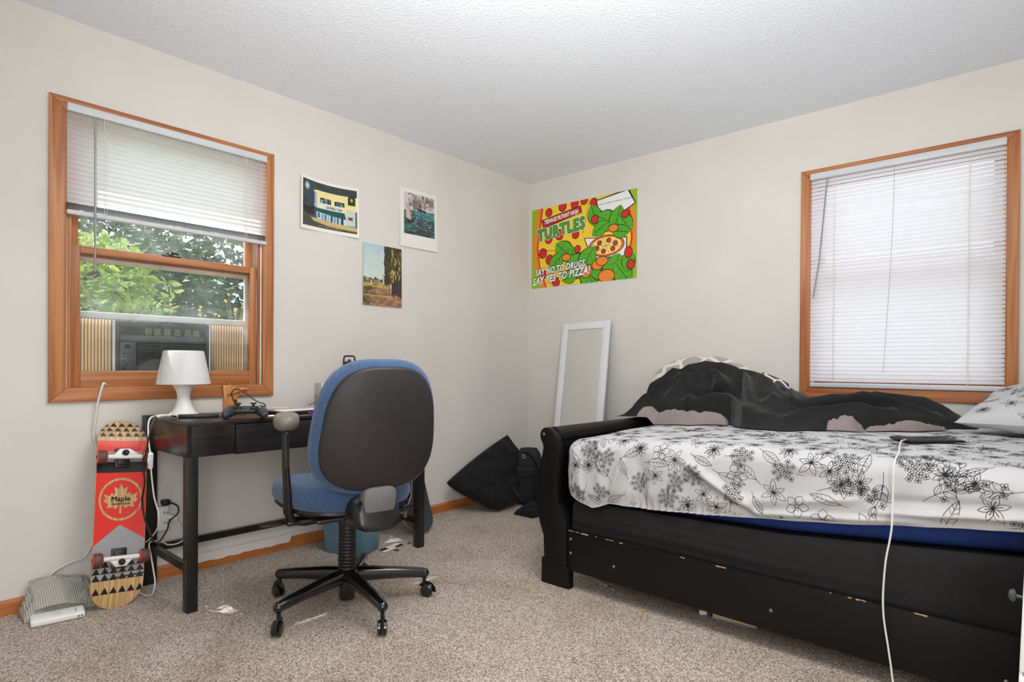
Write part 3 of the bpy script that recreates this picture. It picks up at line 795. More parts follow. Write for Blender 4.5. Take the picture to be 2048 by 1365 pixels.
# pizza poster on the right wall
W_, H_ = 0.922, 0.607
cv = Canvas(540, 356, W_ / H_, (150, 190, 30))
cv.poly([(.06, 0), (.94, 0), (.99, .3), (1.0, .55), (.96, .8), (.93, 1), (.10, 1), (.03, .75), (.01, .5), (.03, .25)], (236, 142, 52))
cv.poly([(.10, 0), (.9, 0), (.955, .3), (.965, .55), (.92, .85), (.9, 1), (.15, 1), (.08, .75), (.055, .5), (.08, .25)], (206, 52, 36))
cv.poly([(.12, 0), (.89, 0), (.94, .3), (.95, .55), (.90, .85), (.88, 1), (.165, 1), (.095, .75), (.07, .5), (.095, .25)], (250, 208, 56))
def outl(f, cu, cv_, ru, rv, c, rot=0): f.ell(cu, cv_, ru + .006, rv + .009, (30, 24, 20), rot); f.ell(cu, cv_, ru, rv, c, rot)
for u, v, r_ in ((.18, .07, .03), (.32, .03, .035), (.44, .03, .033), (.53, .01, .03), (.18, .40, .034), (.29, .37, .038), (.12, .57, .037), (.19, .66, .036), (.13, .84, .03), (.26, .95, .034), (.45, .40, .03), (.40, .63, .03), (.62, .06, .03)):
    outl(cv, u, v, r_, r_ * 1.55, (212, 42, 40))
for p in ([(.06, .52), (.25, .56), (.42, .62)], [(.58, .02), (.52, .40)], [(.3, .42), (.42, .6)], [(.2, .98), (.42, .75)]): cv.line(p, .006, (40, 30, 20))
# open white box with a pizza
cv.poly([(.64, .04), (.93, -.02), (.99, .16), (.86, .26), (.66, .17)], (30, 28, 26)); cv.poly([(.65, .05), (.92, .0), (.98, .155), (.86, .24), (.67, .165)], (240, 240, 240)); cv.line([(.67, .10), (.97, .09)], .005, (60, 60, 60))
cv.poly([(.53, .46), (.92, .52), (.92, .74), (.60, .72)], (30, 28, 26)); cv.poly([(.54, .47), (.91, .53), (.91, .73), (.61, .71)], (240, 238, 234))
outl(cv, .735, .59, .155, .115, (224, 110, 52)); cv.ell(.735, .59, .135, .098, (250, 222, 120))
for k in range(6):
    a = k * pi / 3 + .3; cv.line([(.735, .59), (.735 + .13 * cos(a), .59 + .095 * sin(a))], .004, (60, 44, 30)); outl(cv, .735 + .085 * cos(a + .5), .59 + .062 * sin(a + .5), .016, .02, (206, 60, 48))
# basil leaves, peppers and tomatoes in flat colours
def leafp(cu, c_v, L, wd, rot, c=(92, 176, 44)):
    def pts(k):
        out = []
        for q in range(25):
            t = q / 24; s_ = wd * k * sin(pi * t) ** .8; out.append((t - .5, s_))
        for q in range(24, -1, -1):
            t = q / 24; s_ = -wd * k * sin(pi * t) ** .8; out.append((t - .5, s_))
        return [(cu + (x * L * cos(rot) - y * L * sin(rot)) / (W_ / H_), c_v + x * L * sin(rot) + y * L * cos(rot)) for x, y in out]
    cv.poly(pts(1.12), (28, 48, 20)); cv.poly(pts(1.0), c)
    cv.line([(cu - .46 * L * cos(rot) / (W_ / H_), c_v - .46 * L * sin(rot)), (cu + .46 * L * cos(rot) / (W_ / H_), c_v + .46 * L * sin(rot))], .008, (34, 84, 24))
    for s_ in (-.2, 0, .2):
        for sg in (1, -1):
            cv.line([(cu + s_ * L * cos(rot) / (W_ / H_), c_v + s_ * L * sin(rot)), (cu + ((s_ + .12) * L * cos(rot) - sg * wd * .6 * L * sin(rot)) / (W_ / H_), c_v + (s_ + .12) * L * sin(rot) + sg * wd * .6 * L * cos(rot))], .004, (40, 100, 28))
for a in ((.63, .22, .30, .30, 1.2), (.74, .30, .34, .34, .5), (.83, .30, .32, .30, 1.9), (.90, .36, .28, .32, .9), (.68, .38, .26, .3, 2.6), (.86, .45, .24, .3, .2),
          (.34, .58, .34, .34, .7), (.26, .70, .30, .3, 2.4), (.42, .68, .30, .3, 1.6), (.47, .78, .40, .36, .4), (.56, .72, .36, .32, 2.2), (.58, .92, .36, .34, 1.0),
          (.68, .86, .34, .34, .2), (.80, .88, .40, .36, 2.0), (.88, .92, .34, .34, .9), (.93, .80, .26, .32, 1.6), (.40, .90, .26, .3, 2.8)):
    leafp(*a)
for u, v, ru, rv in ((.66, .80, .05, .055), (.55, .86, .055, .07), (.74, .94, .07, .07), (.36, .66, .04, .04), (.80, .40, .04, .04), (.70, .76, .05, .05)): outl(cv, u, v, ru, rv, (242, 140, 48))
for u, v, ru, rv in ((.63, .26, .03, .045), (.93, .70, .03, .06), (.95, .84, .03, .05), (.47, .58, .025, .04), (.90, .26, .03, .04)): outl(cv, u, v, ru, rv, (214, 52, 38))
cv.poly([(.10, .15), (.50, .06), (.51, .15), (.12, .26)], (28, 22, 22)); cv.poly([(.105, .16), (.495, .07), (.50, .145), (.12, .245)], (190, 40, 52))
px0, px1, pz0, pz1 = 0.028, 0.950, 1.583, 2.190
fnq = lambda u, v: (lerp(px0, px1, u), -0.0015 - 0.003 * sin(pi * u) ** 2 * 0 - 0.012 * max(0, v - .85) * (1 - u) * 6 * .15, lerp(pz1, pz0, v))
o = canvas_mesh(cv, fnq).build('pizza_poster', M['print'])
tag(o, 'large yellow pizza poster with white slogan pinned beside the room corner', 'poster')
def on_poster(u, v, rot, d): return frame((lerp(px0, px1, u), -0.0015 - d, lerp(pz1, pz0, v)), (cos(rot), 0, sin(rot)), (-sin(rot), 0, cos(rot)), (0, -1, 0))
def lettering(name, body, u, v, size, rot, shear, cols, bolds, space=1.0, sx=1.0):
    for k, (c, bo) in enumerate(zip(cols, bolds)):
        b = MB(); b.text(body, size, m=on_poster(u, v, rot, 0.0008 + 0.0006 * k) @ Matrix.Diagonal((sx, 1, 1, 1)), shear=shear, bold=bo, space=space)
        b.build(name, c, o, smooth=False)
inkw = mat('white_print_ink', (240, 238, 232), 0.6); inkg = mat('green_print_ink', (76, 168, 42), 0.6); inkk = M['ink']
lettering('banner_lettering', 'TEENAGE MUTANT NINJA', .305, .155, .044, .115, .15, [inkw], [.0016], sx=.62)
lettering('title_lettering', 'TURTLES', .30, .315, .118, .10, .05, [inkw, inkk, inkg], [.013, .008, .0035], sx=.86, space=1.12)
lettering('slogan_lettering', 'SAY NO TO DRUGS,', .295, .785, .066, .07, .28, [inkk, inkw], [.0075, .0030], sx=.74, space=1.08)
lettering('slogan_lettering', 'SAY YES TO PIZZA!', .30, .885, .076, .09, .28, [inkk, inkw], [.0080, .0033], sx=.76, space=1.08)

# ------------------------------------------------------------------ desk
dk = thing('desk', 'black-brown wooden desk with a drawer and square legs under the window', 'desk', (0.27, -2.08, 0))
DX0, DX1, DY0, DY1 = 0.035, 0.512, -2.682, -1.478
b = MB(); b.box((DX0, DY0, 0.735), (DX1, DY1, 0.750), bev=0.001); b.build('tabletop', M['desk'], dk, sharp=30)
b = MB(); b.box((DX0 + 0.004, DY0, 0.612), (DX1 - 0.004, DY0 + 0.016, 0.7345)); b.build('side_panel', M['deskx'], dk, smooth=False)
b = MB(); b.box((DX0 + 0.004, DY1 - 0.016, 0.612), (DX1 - 0.004, DY1, 0.7345)); b.build('side_panel', M['deskx'], dk, smooth=False)
b = MB(); b.box((DX1 - 0.018, DY0 + 0.016, 0.612), (DX1, -2.497, 0.7345), bev=0.001); b.build('front_panel', M['desk'], dk, sharp=30)
b = MB(); b.box((DX1 - 0.018, -1.665, 0.612), (DX1, DY1 - 0.016, 0.7345), bev=0.001); b.build('front_panel', M['desk'], dk, sharp=30)
b = MB(); b.box((DX0, DY0 + 0.016, 0.612), (DX0 + 0.014, DY1 - 0.016, 0.7345)); b.build('back_panel', M['desk'], dk, smooth=False)
b = MB(); b.box((DX1 - 0.017, -2.493, 0.608), (DX1 + 0.002, -1.669, 0.731), bev=0.0012); dr = b.build('drawer', M['desk'], dk, sharp=30)
b = MB(); b.box((0.07, -2.48, 0.615), (DX1 - 0.017, -1.68, 0.700)); b.build('drawer_box', M['black'], dr, smooth=False)
for (x0, x1, y0_, y1_, top) in ((0.470, 0.512, -2.682, -2.640, 0.612), (0.470, 0.512, -1.520, -1.478, 0.612), (0.015, 0.055, -2.690, -2.640, 0.752), (0.015, 0.055, -1.520, -1.472, 0.752)):
    b = MB(); b.box((x0, y0_, 0.0), (x1, y1_, top), bev=0.0012); b.build('leg', M['deskv'], dk, sharp=30)
b = MB(); b.box((0.055, -2.672, 0.152), (0.470, -2.650, 0.182)); b.build('stretcher', M['deskx'], dk, smooth=False)
b = MB(); b.box((0.055, -1.510, 0.125), (0.470, -1.488, 0.155)); b.build('stretcher', M['deskx'], dk, smooth=False)
b = MB(); b.box((0.022, -2.640, 0.140), (0.044, -1.520, 0.170)); b.build('stretcher', M['desk'], dk, smooth=False)

# things on the desk
TZ = 0.7502
lx, ly = 0.185, -2.578
lp = thing('table_lamp', 'white plastic table lamp with a tapered shade on the desk', 'lamp', (lx, ly, TZ))
b = MB(); b.lathe([(0.062, 0), (0.064, 0.004), (0.060, 0.008), (0.047, 0.022), (0.034, 0.045), (0.027, 0.072), (0.0255, 0.090), (0.029, 0.112), (0.040, 0.132), (0.053, 0.146), (0.050, 0.150), (0, 0.150)], 40, m=T(lx, ly, TZ)); b.build('base', M['white'], lp, sharp=50)
b = MB(); n = 96
prof_ = [(0.1045, 0.142), (0.1065, 0.144), (0.079, 0.285), (0.076, 0.289), (0.012, 0.289), (0.012, 0.286), (0.074, 0.286), (0.1035, 0.146)]
b.lathe(prof_, n, m=T(lx, ly, TZ), closed=True)
for k in range(len(b.v)):     # fine pleats on the shade
    p = b.v[k]; r_ = sqrt((p.x - lx) ** 2 + (p.y - ly) ** 2)
    if r_ > 0.05 and k % 2: q = 0.0012; b.v[k] = Vector((p.x + (p.x - lx) / r_ * q, p.y + (p.y - ly) / r_ * q, p.z))
b.build('lamp_shade', M['lampshade'], lp, sharp=40)
pth = spline([(0.13, -2.60, TZ + .006), (0.12, -2.655, TZ + .007), (0.15, -2.697, TZ - 0.002), (0.17, -2.712, 0.72), (0.215, -2.724, 0.655), (0.240, -2.726, 0.61)], 8)
b = MB(); b.tube(pth, 0.0032, 8); b.build('power_cord', M['cordwhite'], lp)
b = MB(); b.box((-0.0085, -0.009, -0.034), (0.0085, 0.009, 0.034), bev=0.005, m=T(0.246, -2.727, 0.578) @ RY(0.12)); sw = b.build('cord_switch', M['white'], lp)
b = MB(); b.box((-0.004, -0.011, -0.010), (0.004, 0.0, 0.010), bev=0.002, m=T(0.250, -2.7285, 0.578) @ RY(0.12)); b.build('rocker', M['white'], sw)
pth = spline([(0.252, -2.727, 0.545), (0.258, -2.725, 0.50), (0.275, -2.722, 0.43), (0.310, -2.718, 0.375), (0.310, -2.716, 0.335), (0.270, -2.712, 0.29), (0.18, -2.710, 0.235), (0.135, -2.711, 0.215)], 8)
b = MB(); b.tube(pth, 0.0032, 8); b.build('power_cord', M['cordwhite'], lp)

b = MB(); b.box((-0.0095, -0.079, 0), (0.0095, 0.079, 0.016), bev=0.0035, m=T(0.292, -2.555, TZ) @ RZ(-0.40))
pa = tag(b.build('power_adapter', M['black']), 'slim black power adapter lying at the lamp foot', 'power adapter')
b = MB(); b.tube(spline([(0.260, -2.632, TZ + .008), (0.235, -2.665, TZ + .010), (0.21, -2.695, TZ + .002), (0.240, -2.722, 0.715), (0.265, -2.742, 0.665), (0.285, -2.756, 0.62), (0.275, -2.764, 0.57), (0.290, -2.762, 0.50), (0.245, -2.757, 0.42), (0.255, -2.752, 0.35), (0.300, -2.744, 0.29), (0.300, -2.730, 0.252), (0.245, -2.690, 0.238), (0.15, -2.63, 0.258), (0.085, -2.60, 0.275), (0.085, -2.565, 0.305), (0.070, -2.562, 0.335), (0.040, -2.586, 0.351)], 8), 0.0036, 8)
b.build('cable', M['cordblack'], pa)
b = MB(); b.tube([(0.248, -2.648, TZ + .012), (0.226, -2.674, TZ + .012), (0.21, -2.69, TZ + .006)], 0.0055, 8); b.build('cable_sleeve', M['cordwhite'], pa)
b = MB(); b.box((0.006, -2.612, 0.338), (0.042, -2.580, 0.362), bev=0.004); b.build('plug', M['black'], pa)

sb = MB()
MN = [(0.06, 0), (0.80, 0), (0.80, .06), (.72, .13), (.64, .19), (.575, .27), (.58, .36), (.51, .43), (.55, .55), (.62, .62), (.80, .74), (1.0, .84), (.86, .85), (.74, .865), (.66, .84), (.60, .88), (.50, .885), (.42, .92), (.30, .93), (.285, 1.0), (.24, 1.0), (.235, .94), (0, .94), (0.02, .7), (.05, .5), (.045, .3)]
ms = frame((0.175, -2.415, TZ), (0.10, 0.995, 0), (0, 0, 1), (0.995, -0.10, 0))
sb.prism([(x * 0.118, y * 0.142) for x, y in MN], 0, 0.035, m=ms, bev=0.003)
so = tag(sb.build('state_shaped_block', M['statewood'], sharp=30, recalc=True), 'varnished wooden block cut in the outline of a state, standing on the desk', 'ornament')
b = MB(); b.text('Minnesota', 0.022, m=ms @ T(0.058, 0.098, 0.0354) @ RZ(0.30), shear=0.35, bold=0.0004); b.build('burnt_lettering', M['burn'], so, smooth=False)
b = MB(); b.prism([(0.047, 0.04), (0.053, 0.036), (0.056, 0.052), (0.062, 0.058), (0.058, 0.07), (0.05, 0.066)], 0.0352, 0.0356, m=ms); b.build('burnt_mark', M['burn'], so, smooth=False)

# game controller, grips towards the camera
cx, cy = 0.455, -2.425
gx = Vector((0.52, 0.854, 0)).normalized(); gz = Vector((0.0, 0.0, 1)); gy = gz.cross(gx)       # gy points away from the camera
gm = frame((cx, cy, TZ + 0.030), gx, gy, gz)
gc = thing('game_controller', 'black game controller with two thumbsticks lying on the desk edge', 'game controller', (cx, cy, TZ))
b = MB()
b.box((-0.058, -0.016, -0.012), (0.058, 0.030, 0.018), bev=0.012, m=gm)
for sg in (-1, 1):
    b.tube([gm @ Vector((sg * x, y, z)) for x, y, z in ((0.045, 0.018, 0.004), (0.060, 0.0, 0.002), (0.070, -0.026, -0.006), (0.076, -0.050, -0.012), (0.078, -0.064, -0.014))], [0.020, 0.025, 0.022, 0.0175, 0.011], 14)
    b.sphere((sg * 0.056, 0.006, 0.004), (0.026, 0.026, 0.018), 14, m=gm)
b.build('shell', M['dkgrey'], gc, remesh=0.0035)
for sg in (-1, 1):
    b = MB(); b.lathe([(0.015, 0.012), (0.013, 0.020), (0.006, 0.023), (0.006, 0.030), (0.0125, 0.032), (0.0125, 0.037), (0.010, 0.0365), (0, 0.0345)], 20, m=gm @ T(sg * 0.030, -0.008, 0)); b.build('thumbstick', M['black'], gc)
b = MB(); b.box((-0.028, 0.004, 0.0165), (0.028, 0.030, 0.0205), bev=0.002, m=gm); b.build('touchpad', M['black'], gc)
for k, (dx, dy) in enumerate(((0, .012), (.012, 0), (0, -.012), (-.012, 0))):
    b = MB(); b.lathe([(0.0052, 0.016), (0.0052, 0.0235), (0.004, 0.0245), (0, 0.0245)], 12, m=gm @ T(0.058 + dx, 0.010 + dy, 0)); b.build('button', M['gloss'], gc)
    b = MB(); b.box((-0.0045, -0.0045, 0.016), (0.0045, 0.0045, 0.023), bev=0.0012, m=gm @ T(-0.058 + dx, 0.010 + dy, 0)); b.build('direction_key', M['black'], gc)
b = MB()
for dx in (-.006, .006): b.sphere((dx, -0.0165, 0.002), (0.0026, 0.0012, 0.0014), 8, m=gm)
b.build('contact', M['taupe'], gc)
b = MB(); b.tube(spline([gm @ Vector(p) for p in ((0.0, 0.03, 0.006), (-0.02, 0.075, 0.004), (-0.05, 0.085, 0.025), (-0.066, 0.06, 0.072), (-0.045, 0.05, 0.094), (-0.012, 0.05, 0.078), (0.02, 0.045, 0.052), (0.045, 0.05, 0.035), (0.062, 0.052, 0.030), (0.070, 0.06, 0.02), (0.072, 0.045, 0.0))], 8), 0.0024, 8)
b.build('charging_cable', M['cordblack'], gc)

# closed laptop
lt = thing('laptop', 'closed silver laptop on the desk behind the chair', 'laptop', (0.32, -2.10, TZ))
lm = T(0.29, -2.085, TZ) @ RZ(0.10)
b = MB(); b.box((-0.118, -0.168, 0.002), (0.118, 0.168, 0.011), bev=0.0025, m=lm); b.build('keyboard_half', M['black'], lt)
b = MB(); b.box((-0.120, -0.170, 0.0125), (0.120, 0.170, 0.0195), bev=0.0028, m=lm); b.build('lid', M['silver'], lt)
b = MB(); b.tube([lm @ Vector((-0.116, -0.12, 0.012)), lm @ Vector((-0.116, 0.12, 0.012))], 0.004, 10); b.build('hinge', M['black'], lt)
b = MB(); b.box((0.0, 0, 0), (0.028, 0.05, 0.0012), m=T(0.40, -2.315, TZ) @ RZ(-0.5)); b.box((0.0, 0, 0.0012), (0.02, 0.016, 0.0032), m=T(0.41, -2.30, TZ) @ RZ(0.4))
tag(b.build('paper_tag', M['paper'], smooth=False), 'small white paper tag between the controller and the laptop', 'paper')
b = MB(); b.tube(spline([(0.46, -2.135, TZ + .007), (0.500, -2.115, TZ + .007), (0.526, -2.10, TZ + .001), (0.530, -2.08, TZ - .011), (0.528, -2.05, TZ - .006), (0.516, -2.02, TZ + .010), (0.47, -1.99, TZ + .007)], 6), 0.0045, 8)
tag(b.build('purple_strap', M['purple']), 'bright purple strap drooping over the desk edge beside the chair', 'strap')
gl = thing('candle_jar', 'clear glass jar with orange wax beside the laptop', 'jar', (0.125, -1.865, TZ))
b = MB(); b.lathe([(0.0, 0.002), (0.040, 0.002), (0.0425, 0.006), (0.0425, 0.128), (0.040, 0.134), (0.0375, 0.134), (0.039, 0.128), (0.039, 0.010), (0.0, 0.010)], 36, m=T(0.125, -1.865, TZ)); b.build('glass', M['glass'], gl, sharp=50)
b = MB(); b.lathe([(0.0, 0.0105), (0.0383, 0.0105), (0.0383, 0.070), (0.036, 0.073), (0, 0.072)], 32, m=T(0.125, -1.865, TZ)); b.build('wax', M['amber'], gl)
b = MB(); b.tube(spline([(0.16, -1.985, TZ + .003), (0.155, -1.965, TZ + .018), (0.15, -1.93, TZ + .030), (0.15, -1.88, TZ + .036), (0.20, -1.84, TZ + .02), (0.22, -1.82, TZ + .003)], 6), 0.0016, 6)
tag(b.build('earphone_wire', M['cordblack']), 'thin black wire arching up beside the candle jar', 'wire')
bo = thing('drinking_bottle', 'tall bottle with a dark carry-loop lid behind the chair back', 'bottle', (0.15, -1.715, TZ))
bm_ = T(0.15, -1.715, TZ)
b = MB(); b.lathe([(0, 0), (0.036, 0), (0.038, 0.004), (0.038, 0.185), (0.034, 0.205), (0.029, 0.214), (0.029, 0.222), (0, 0.222)], 32, m=bm_); b.build('body', M['bottle'], bo, sharp=50)
b = MB(); b.lathe([(0.0, 0.217), (0.034, 0.217), (0.035, 0.221), (0.034, 0.248), (0.030, 0.251), (0, 0.251)], 32, m=bm_); b.lathe([(0.009, 0.251), (0.009, 0.259), (0.006, 0.262), (0, 0.262)], 16, m=bm_)
ld = b.build('lid', M['darkbrown'], bo, sharp=50)
b = MB(); b.tube(spline([bm_ @ Vector((x * 0.6, x * 0.8, z)) for x, z in ((-0.031, 0.240), (-0.029, 0.262), (-0.026, 0.276), (-0.018, 0.280), (0.018, 0.280), (0.026, 0.276), (0.029, 0.262), (0.031, 0.240))], 5), 0.0048, 8); b.build('carry_loop', M['darkbrown'], ld)

# wall outlet and what hangs in it
ou = thing('wall_outlet', 'white wall outlet plate under the desk', 'outlet', (0.0, -2.59, 0.30))
b = MB(); b.box((0.0005, -2.630, 0.300), (0.006, -2.562, 0.412), bev=0.002); b.build('cover_plate', M['wall'], ou)
b = MB(); b.box((0.006, -2.614, 0.312), (0.008, -2.580, 0.340), bev=0.001); b.build('socket', M['white'], ou)
ad = thing('plug_adapter', 'white multi-plug adapter hanging in the outlet under the desk', 'adapter', (0.02, -2.61, 0.22))
b = MB(); b.box((0.0085, -2.634, 0.225), (0.038, -2.585, 0.335), bev=0.006); b.build('housing', M['white'], ad)
b = MB(); b.sphere((0.0385, -2.605, 0.318), (0.002, 0.004, 0.004), 8); b.build('indicator', M['paper'], ad)
for z in (0.300, 0.255):
    b = MB(); b.box((0.0375, -2.607, z), (0.0388, -2.604, z + 0.01)); b.box((0.0375, -2.597, z), (0.0388, -2.594, z + 0.01)); b.build('slot', M['black'], ad, smooth=False)
pc_ = thing('plug_cable', 'white cable plugged into the adapter and looping down behind the desk leg', 'cable', (0.05, -2.59, 0.28))
b = MB(); b.prism([(-0.012, -0.012), (0.012, -0.012), (0.006, 0.03), (-0.006, 0.03)], -0.006, 0.006, m=frame((0.046, -2.585, 0.286), (0.3, 0.25, 0.9), (0.25, 0.93, -0.3), (1, 0, -0.3)), bev=0.002); b.build('plug', M['white'], pc_)
b = MB(); b.tube(spline([(0.05, -2.565, 0.275), (0.055, -2.548, 0.243), (0.06, -2.528, 0.20), (0.06, -2.532, 0.172), (0.06, -2.564, 0.160), (0.06, -2.60, 0.165), (0.07, -2.625, 0.185), (0.12, -2.69, 0.205), (0.17, -2.70, 0.16), (0.215, -2.705, 0.11), (0.25, -2.71, 0.07), (0.245, -2.715, 0.03), (0.215, -2.72, 0.006), (0.15, -2.735, 0.005), (0.09, -2.735, 0.006), (0.075, -2.73, 0.03), (0.10, -2.725, 0.12), (0.12, -2.715, 0.19)], 8), 0.0032, 8); b.build('lead', M['cordwhite'], pc_)
b = MB(); b.box((-0.012, -0.002, -0.014), (0.012, 0.002, 0.014), bev=0.001, m=T(0.115, -2.722, 0.195) @ RY(0.2)); b.box((-0.006, -0.0015, -0.035), (0.008, 0.0015, -0.012), m=T(0.12, -2.724, 0.195) @ RY(-0.3)); b.build('cable_tag', M['paper'], pc_)
ac_c = MB(); ac_c.tube(spline([(0.004, -2.825, 0.887), (0.016, -2.83, 0.896), (0.024, -2.840, 0.892), (0.028, -2.850, 0.86), (0.022, -2.859, 0.807), (0.018, -2.866, 0.734), (0.014, -2.869, 0.681), (0.012, -2.862, 0.628), (0.012, -2.855, 0.56), (0.012, -2.86, 0.40), (0.016, -2.87, 0.25), (0.016, -2.90, 0.172), (0.018, -2.935, 0.164), (0.014, -2.975, 0.150), (0.011, -3.01, 0.128), (0.010, -3.03, 0.09), (0.010, -3.04, 0.05)], 8), 0.0045, 8)
ac_c.build('power_cord', M['cordwhite'], ac)

# ------------------------------------------------------------------ office chair
CH = thing('office_chair', 'blue upholstered swivel office chair with a black back shell at the desk', 'chair', (0.90, -2.212, 0), radians(78.55))
rot = radians(78.55)
for k in range(5):
    a = radians(-82 + 72 * k) - rot
    d = Vector((cos(a), sin(a), 0)); w = Vector((-sin(a), cos(a), 0))
    b = MB(); b.tube([d * r_ + Vector((0, 0, z)) for r_, z in ((0.028, 0.128), (0.10, 0.124), (0.20, 0.115), (0.295, 0.104), (0.318, 0.100))], [0.031, 0.029, 0.0245, 0.0215, 0.0195], 16)
    b.sphere(d * 0.318 + Vector((0, 0, 0.099)), 0.0208, 14)
    lg = b.build('base_leg', M['gloss'], CH, local=True)
    st = random.uniform(-0.7, 0.7); fw = Vector((cos(a + st), sin(a + st), 0)); sd = Vector((-fw.y, fw.x, 0)); c0 = d * 0.318
    b = MB(); b.lathe([(0.008, 0.052), (0.008, 0.092)], 10, m=Matrix.Translation(c0))
    hub = c0 + fw * 0.012 + Vector((0, 0, 0.0275))
    arcp = [hub + fw * (0.031 * cos(t)) + Vector((0, 0, 0.031 * sin(t))) for t in np.linspace(-0.2, 2.6, 14)]
    b.tube(arcp, 0.014, 8, flat=0.22)
    cs = b.build('caster', M['black'], lg, local=True)
    for sg in (-1, 1):
        b = MB(); b.lathe([(0.0, -0.007), (0.022, -0.007), (0.0265, -0.004), (0.0265, 0.004), (0.022, 0.007), (0, 0.007)], 20, m=frame(hub + sd * (sg * 0.0105), fw, (0, 0, 1), sd)); b.build('caster_wheel', M['gloss'], lg, local=True)
b = MB(); b.lathe([(0.0, 0.032), (0.030, 0.032), (0.033, 0.036), (0.033, 0.10), (0.046, 0.105), (0.047, 0.145), (0.040, 0.152), (0.0, 0.152)], 32); b.build('hub', M['gloss'], CH, local=True)
b = MB(); pr = [(0.033, 0.150)]
for k in range(15):
    z = 0.156 + 0.0135 * k; pr += [(0.0365 - 0.0002 * k, z), (0.0365 - 0.0002 * k, z + 0.008), (0.0325, z + 0.0105)]
pr += [(0.033, 0.362), (0, 0.362)]
b.lathe([(0, 0.15)] + pr, 36); b.build('column_bellows', M['black'], CH, local=True, sharp=60)
# mechanism under the seat
b = MB(); b.box((-0.075, -0.13, 0.362), (0.075, 0.11, 0.392), bev=0.012); b.box((-0.26, -0.075, 0.378), (0.26, -0.02, 0.396), bev=0.006); b.box((-0.18, -0.17, 0.392), (0.18, 0.17, 0.410), bev=0.008)
b.lathe([(0.0, 0.35), (0.045, 0.352), (0.062, 0.366), (0.07, 0.39), (0, 0.39)], 28); b.build('mechanism', M['blacksteel'], CH, local=True)
def ring(ol, scx, scy, fz, ox=0.0, oy=0.0): return [Vector((ox + x * scx, oy + y * scy, fz(x * scx, y * scy))) for x, y in ol]
seat_o = sell(0.257, 0.248, 2.9, 56, taper=-0.03)
def sz(x, y, base): return base - 0.035 * max(0, (y - 0.10) / 0.145) ** 2 + 0.012 * (x / .25) ** 2
b = MB(); b.loft([ring(seat_o, s_, s_, lambda x, y, h=h: sz(x, y, h), 0, 0.05) for s_, h in ((0.84, 0.405), (0.93, 0.408), (0.97, 0.418), (0.965, 0.428), (0.60, 0.43))]); b.build('seat_pan', M['black'], CH, local=True)
b = MB(); b.loft([ring(seat_o, s_, s_, lambda x, y, h=h: sz(x, y, h), 0, 0.05) for s_, h in ((0.90, 0.424), (0.965, 0.430), (1.0, 0.446), (1.005, 0.468), (0.985, 0.492), (0.94, 0.508), (0.86, 0.518), (0.70, 0.524), (0.45, 0.524), (0.2, 0.522), (0.02, 0.521))]); b.build('seat', M['blue'], CH, local=True, sharp=80)
# backrest: plane coordinates (x across, y up), leaning back 11 degrees; depth towards -Y
rc = radians(11)
bkm = frame((0.006, -0.290, 0.757), (1, 0, 0), (0, -sin(rc), cos(rc)), (0, -cos(rc), -sin(rc)))    # z' points backwards
def bz(x, y, d): return d - 0.055 * (x / 0.24) ** 2 - 0.018 * ((y + .05) / 0.25) ** 2
bo_ = sell(0.240, 0.250, 3.0, 64, taper=0.11)
def bring(s_, d, sy=None): return [bkm @ Vector((x * s_, y * (sy or s_), bz(x * s_, y * (sy or s_), d))) for x, y in bo_]
b = MB(); b.loft([bring(s_, d) for s_, d in ((0.10, -0.030), (0.5, -0.032), (0.80, -0.030), (0.92, -0.020), (0.985, -0.002), (1.0, 0.018), (0.992, 0.036), (0.962, 0.048), (0.91, 0.053), (0.80, 0.052))]); b.build('backrest', M['blue'], CH, local=True, sharp=80)
b = MB(); b.loft([bring(s_, d, s_ * 1.0) for s_, d in ((0.915, 0.046), (0.915, 0.058), (0.905, 0.064), (0.88, 0.067), (0.6, 0.072), (0.3, 0.074), (0.03, 0.0745))]); b.build('back_shell', M['shell'], CH, local=True, sharp=40)
b = MB(); cov = sell(0.062, 0.060, 4.0, 40, taper=-0.10)
cm = frame((0.0, -0.305, 0.478), (1, 0, 0), (0, -0.10, 0.995), (0, -0.995, -0.10))
b.loft([[cm @ Vector((x * s_, y * s_, d)) for x, y in cov] for s_, d in ((0.98, -0.03), (1.0, 0.0), (0.97, 0.007), (0.90, 0.010), (0.03, 0.011))]); b.build('bracket_cover', M['greyplastic'], CH, local=True)
b = MB(); hb = sell(0.088, 0.062, 3.0, 40)
b.loft([[Vector((x * s_, yy + y * s_ * 0.3, 0.430 + zz + y * s_)) for x, y in hb] for s_, yy, zz in ((0.62, -0.06, -0.035), (0.85, -0.12, -0.02), (1.0, -0.22, 0.0), (1.0, -0.28, 0.004), (0.92, -0.308, 0.006), (0.80, -0.315, 0.008))]); b.build('back_bracket', M['blacksteel'], CH, local=True)
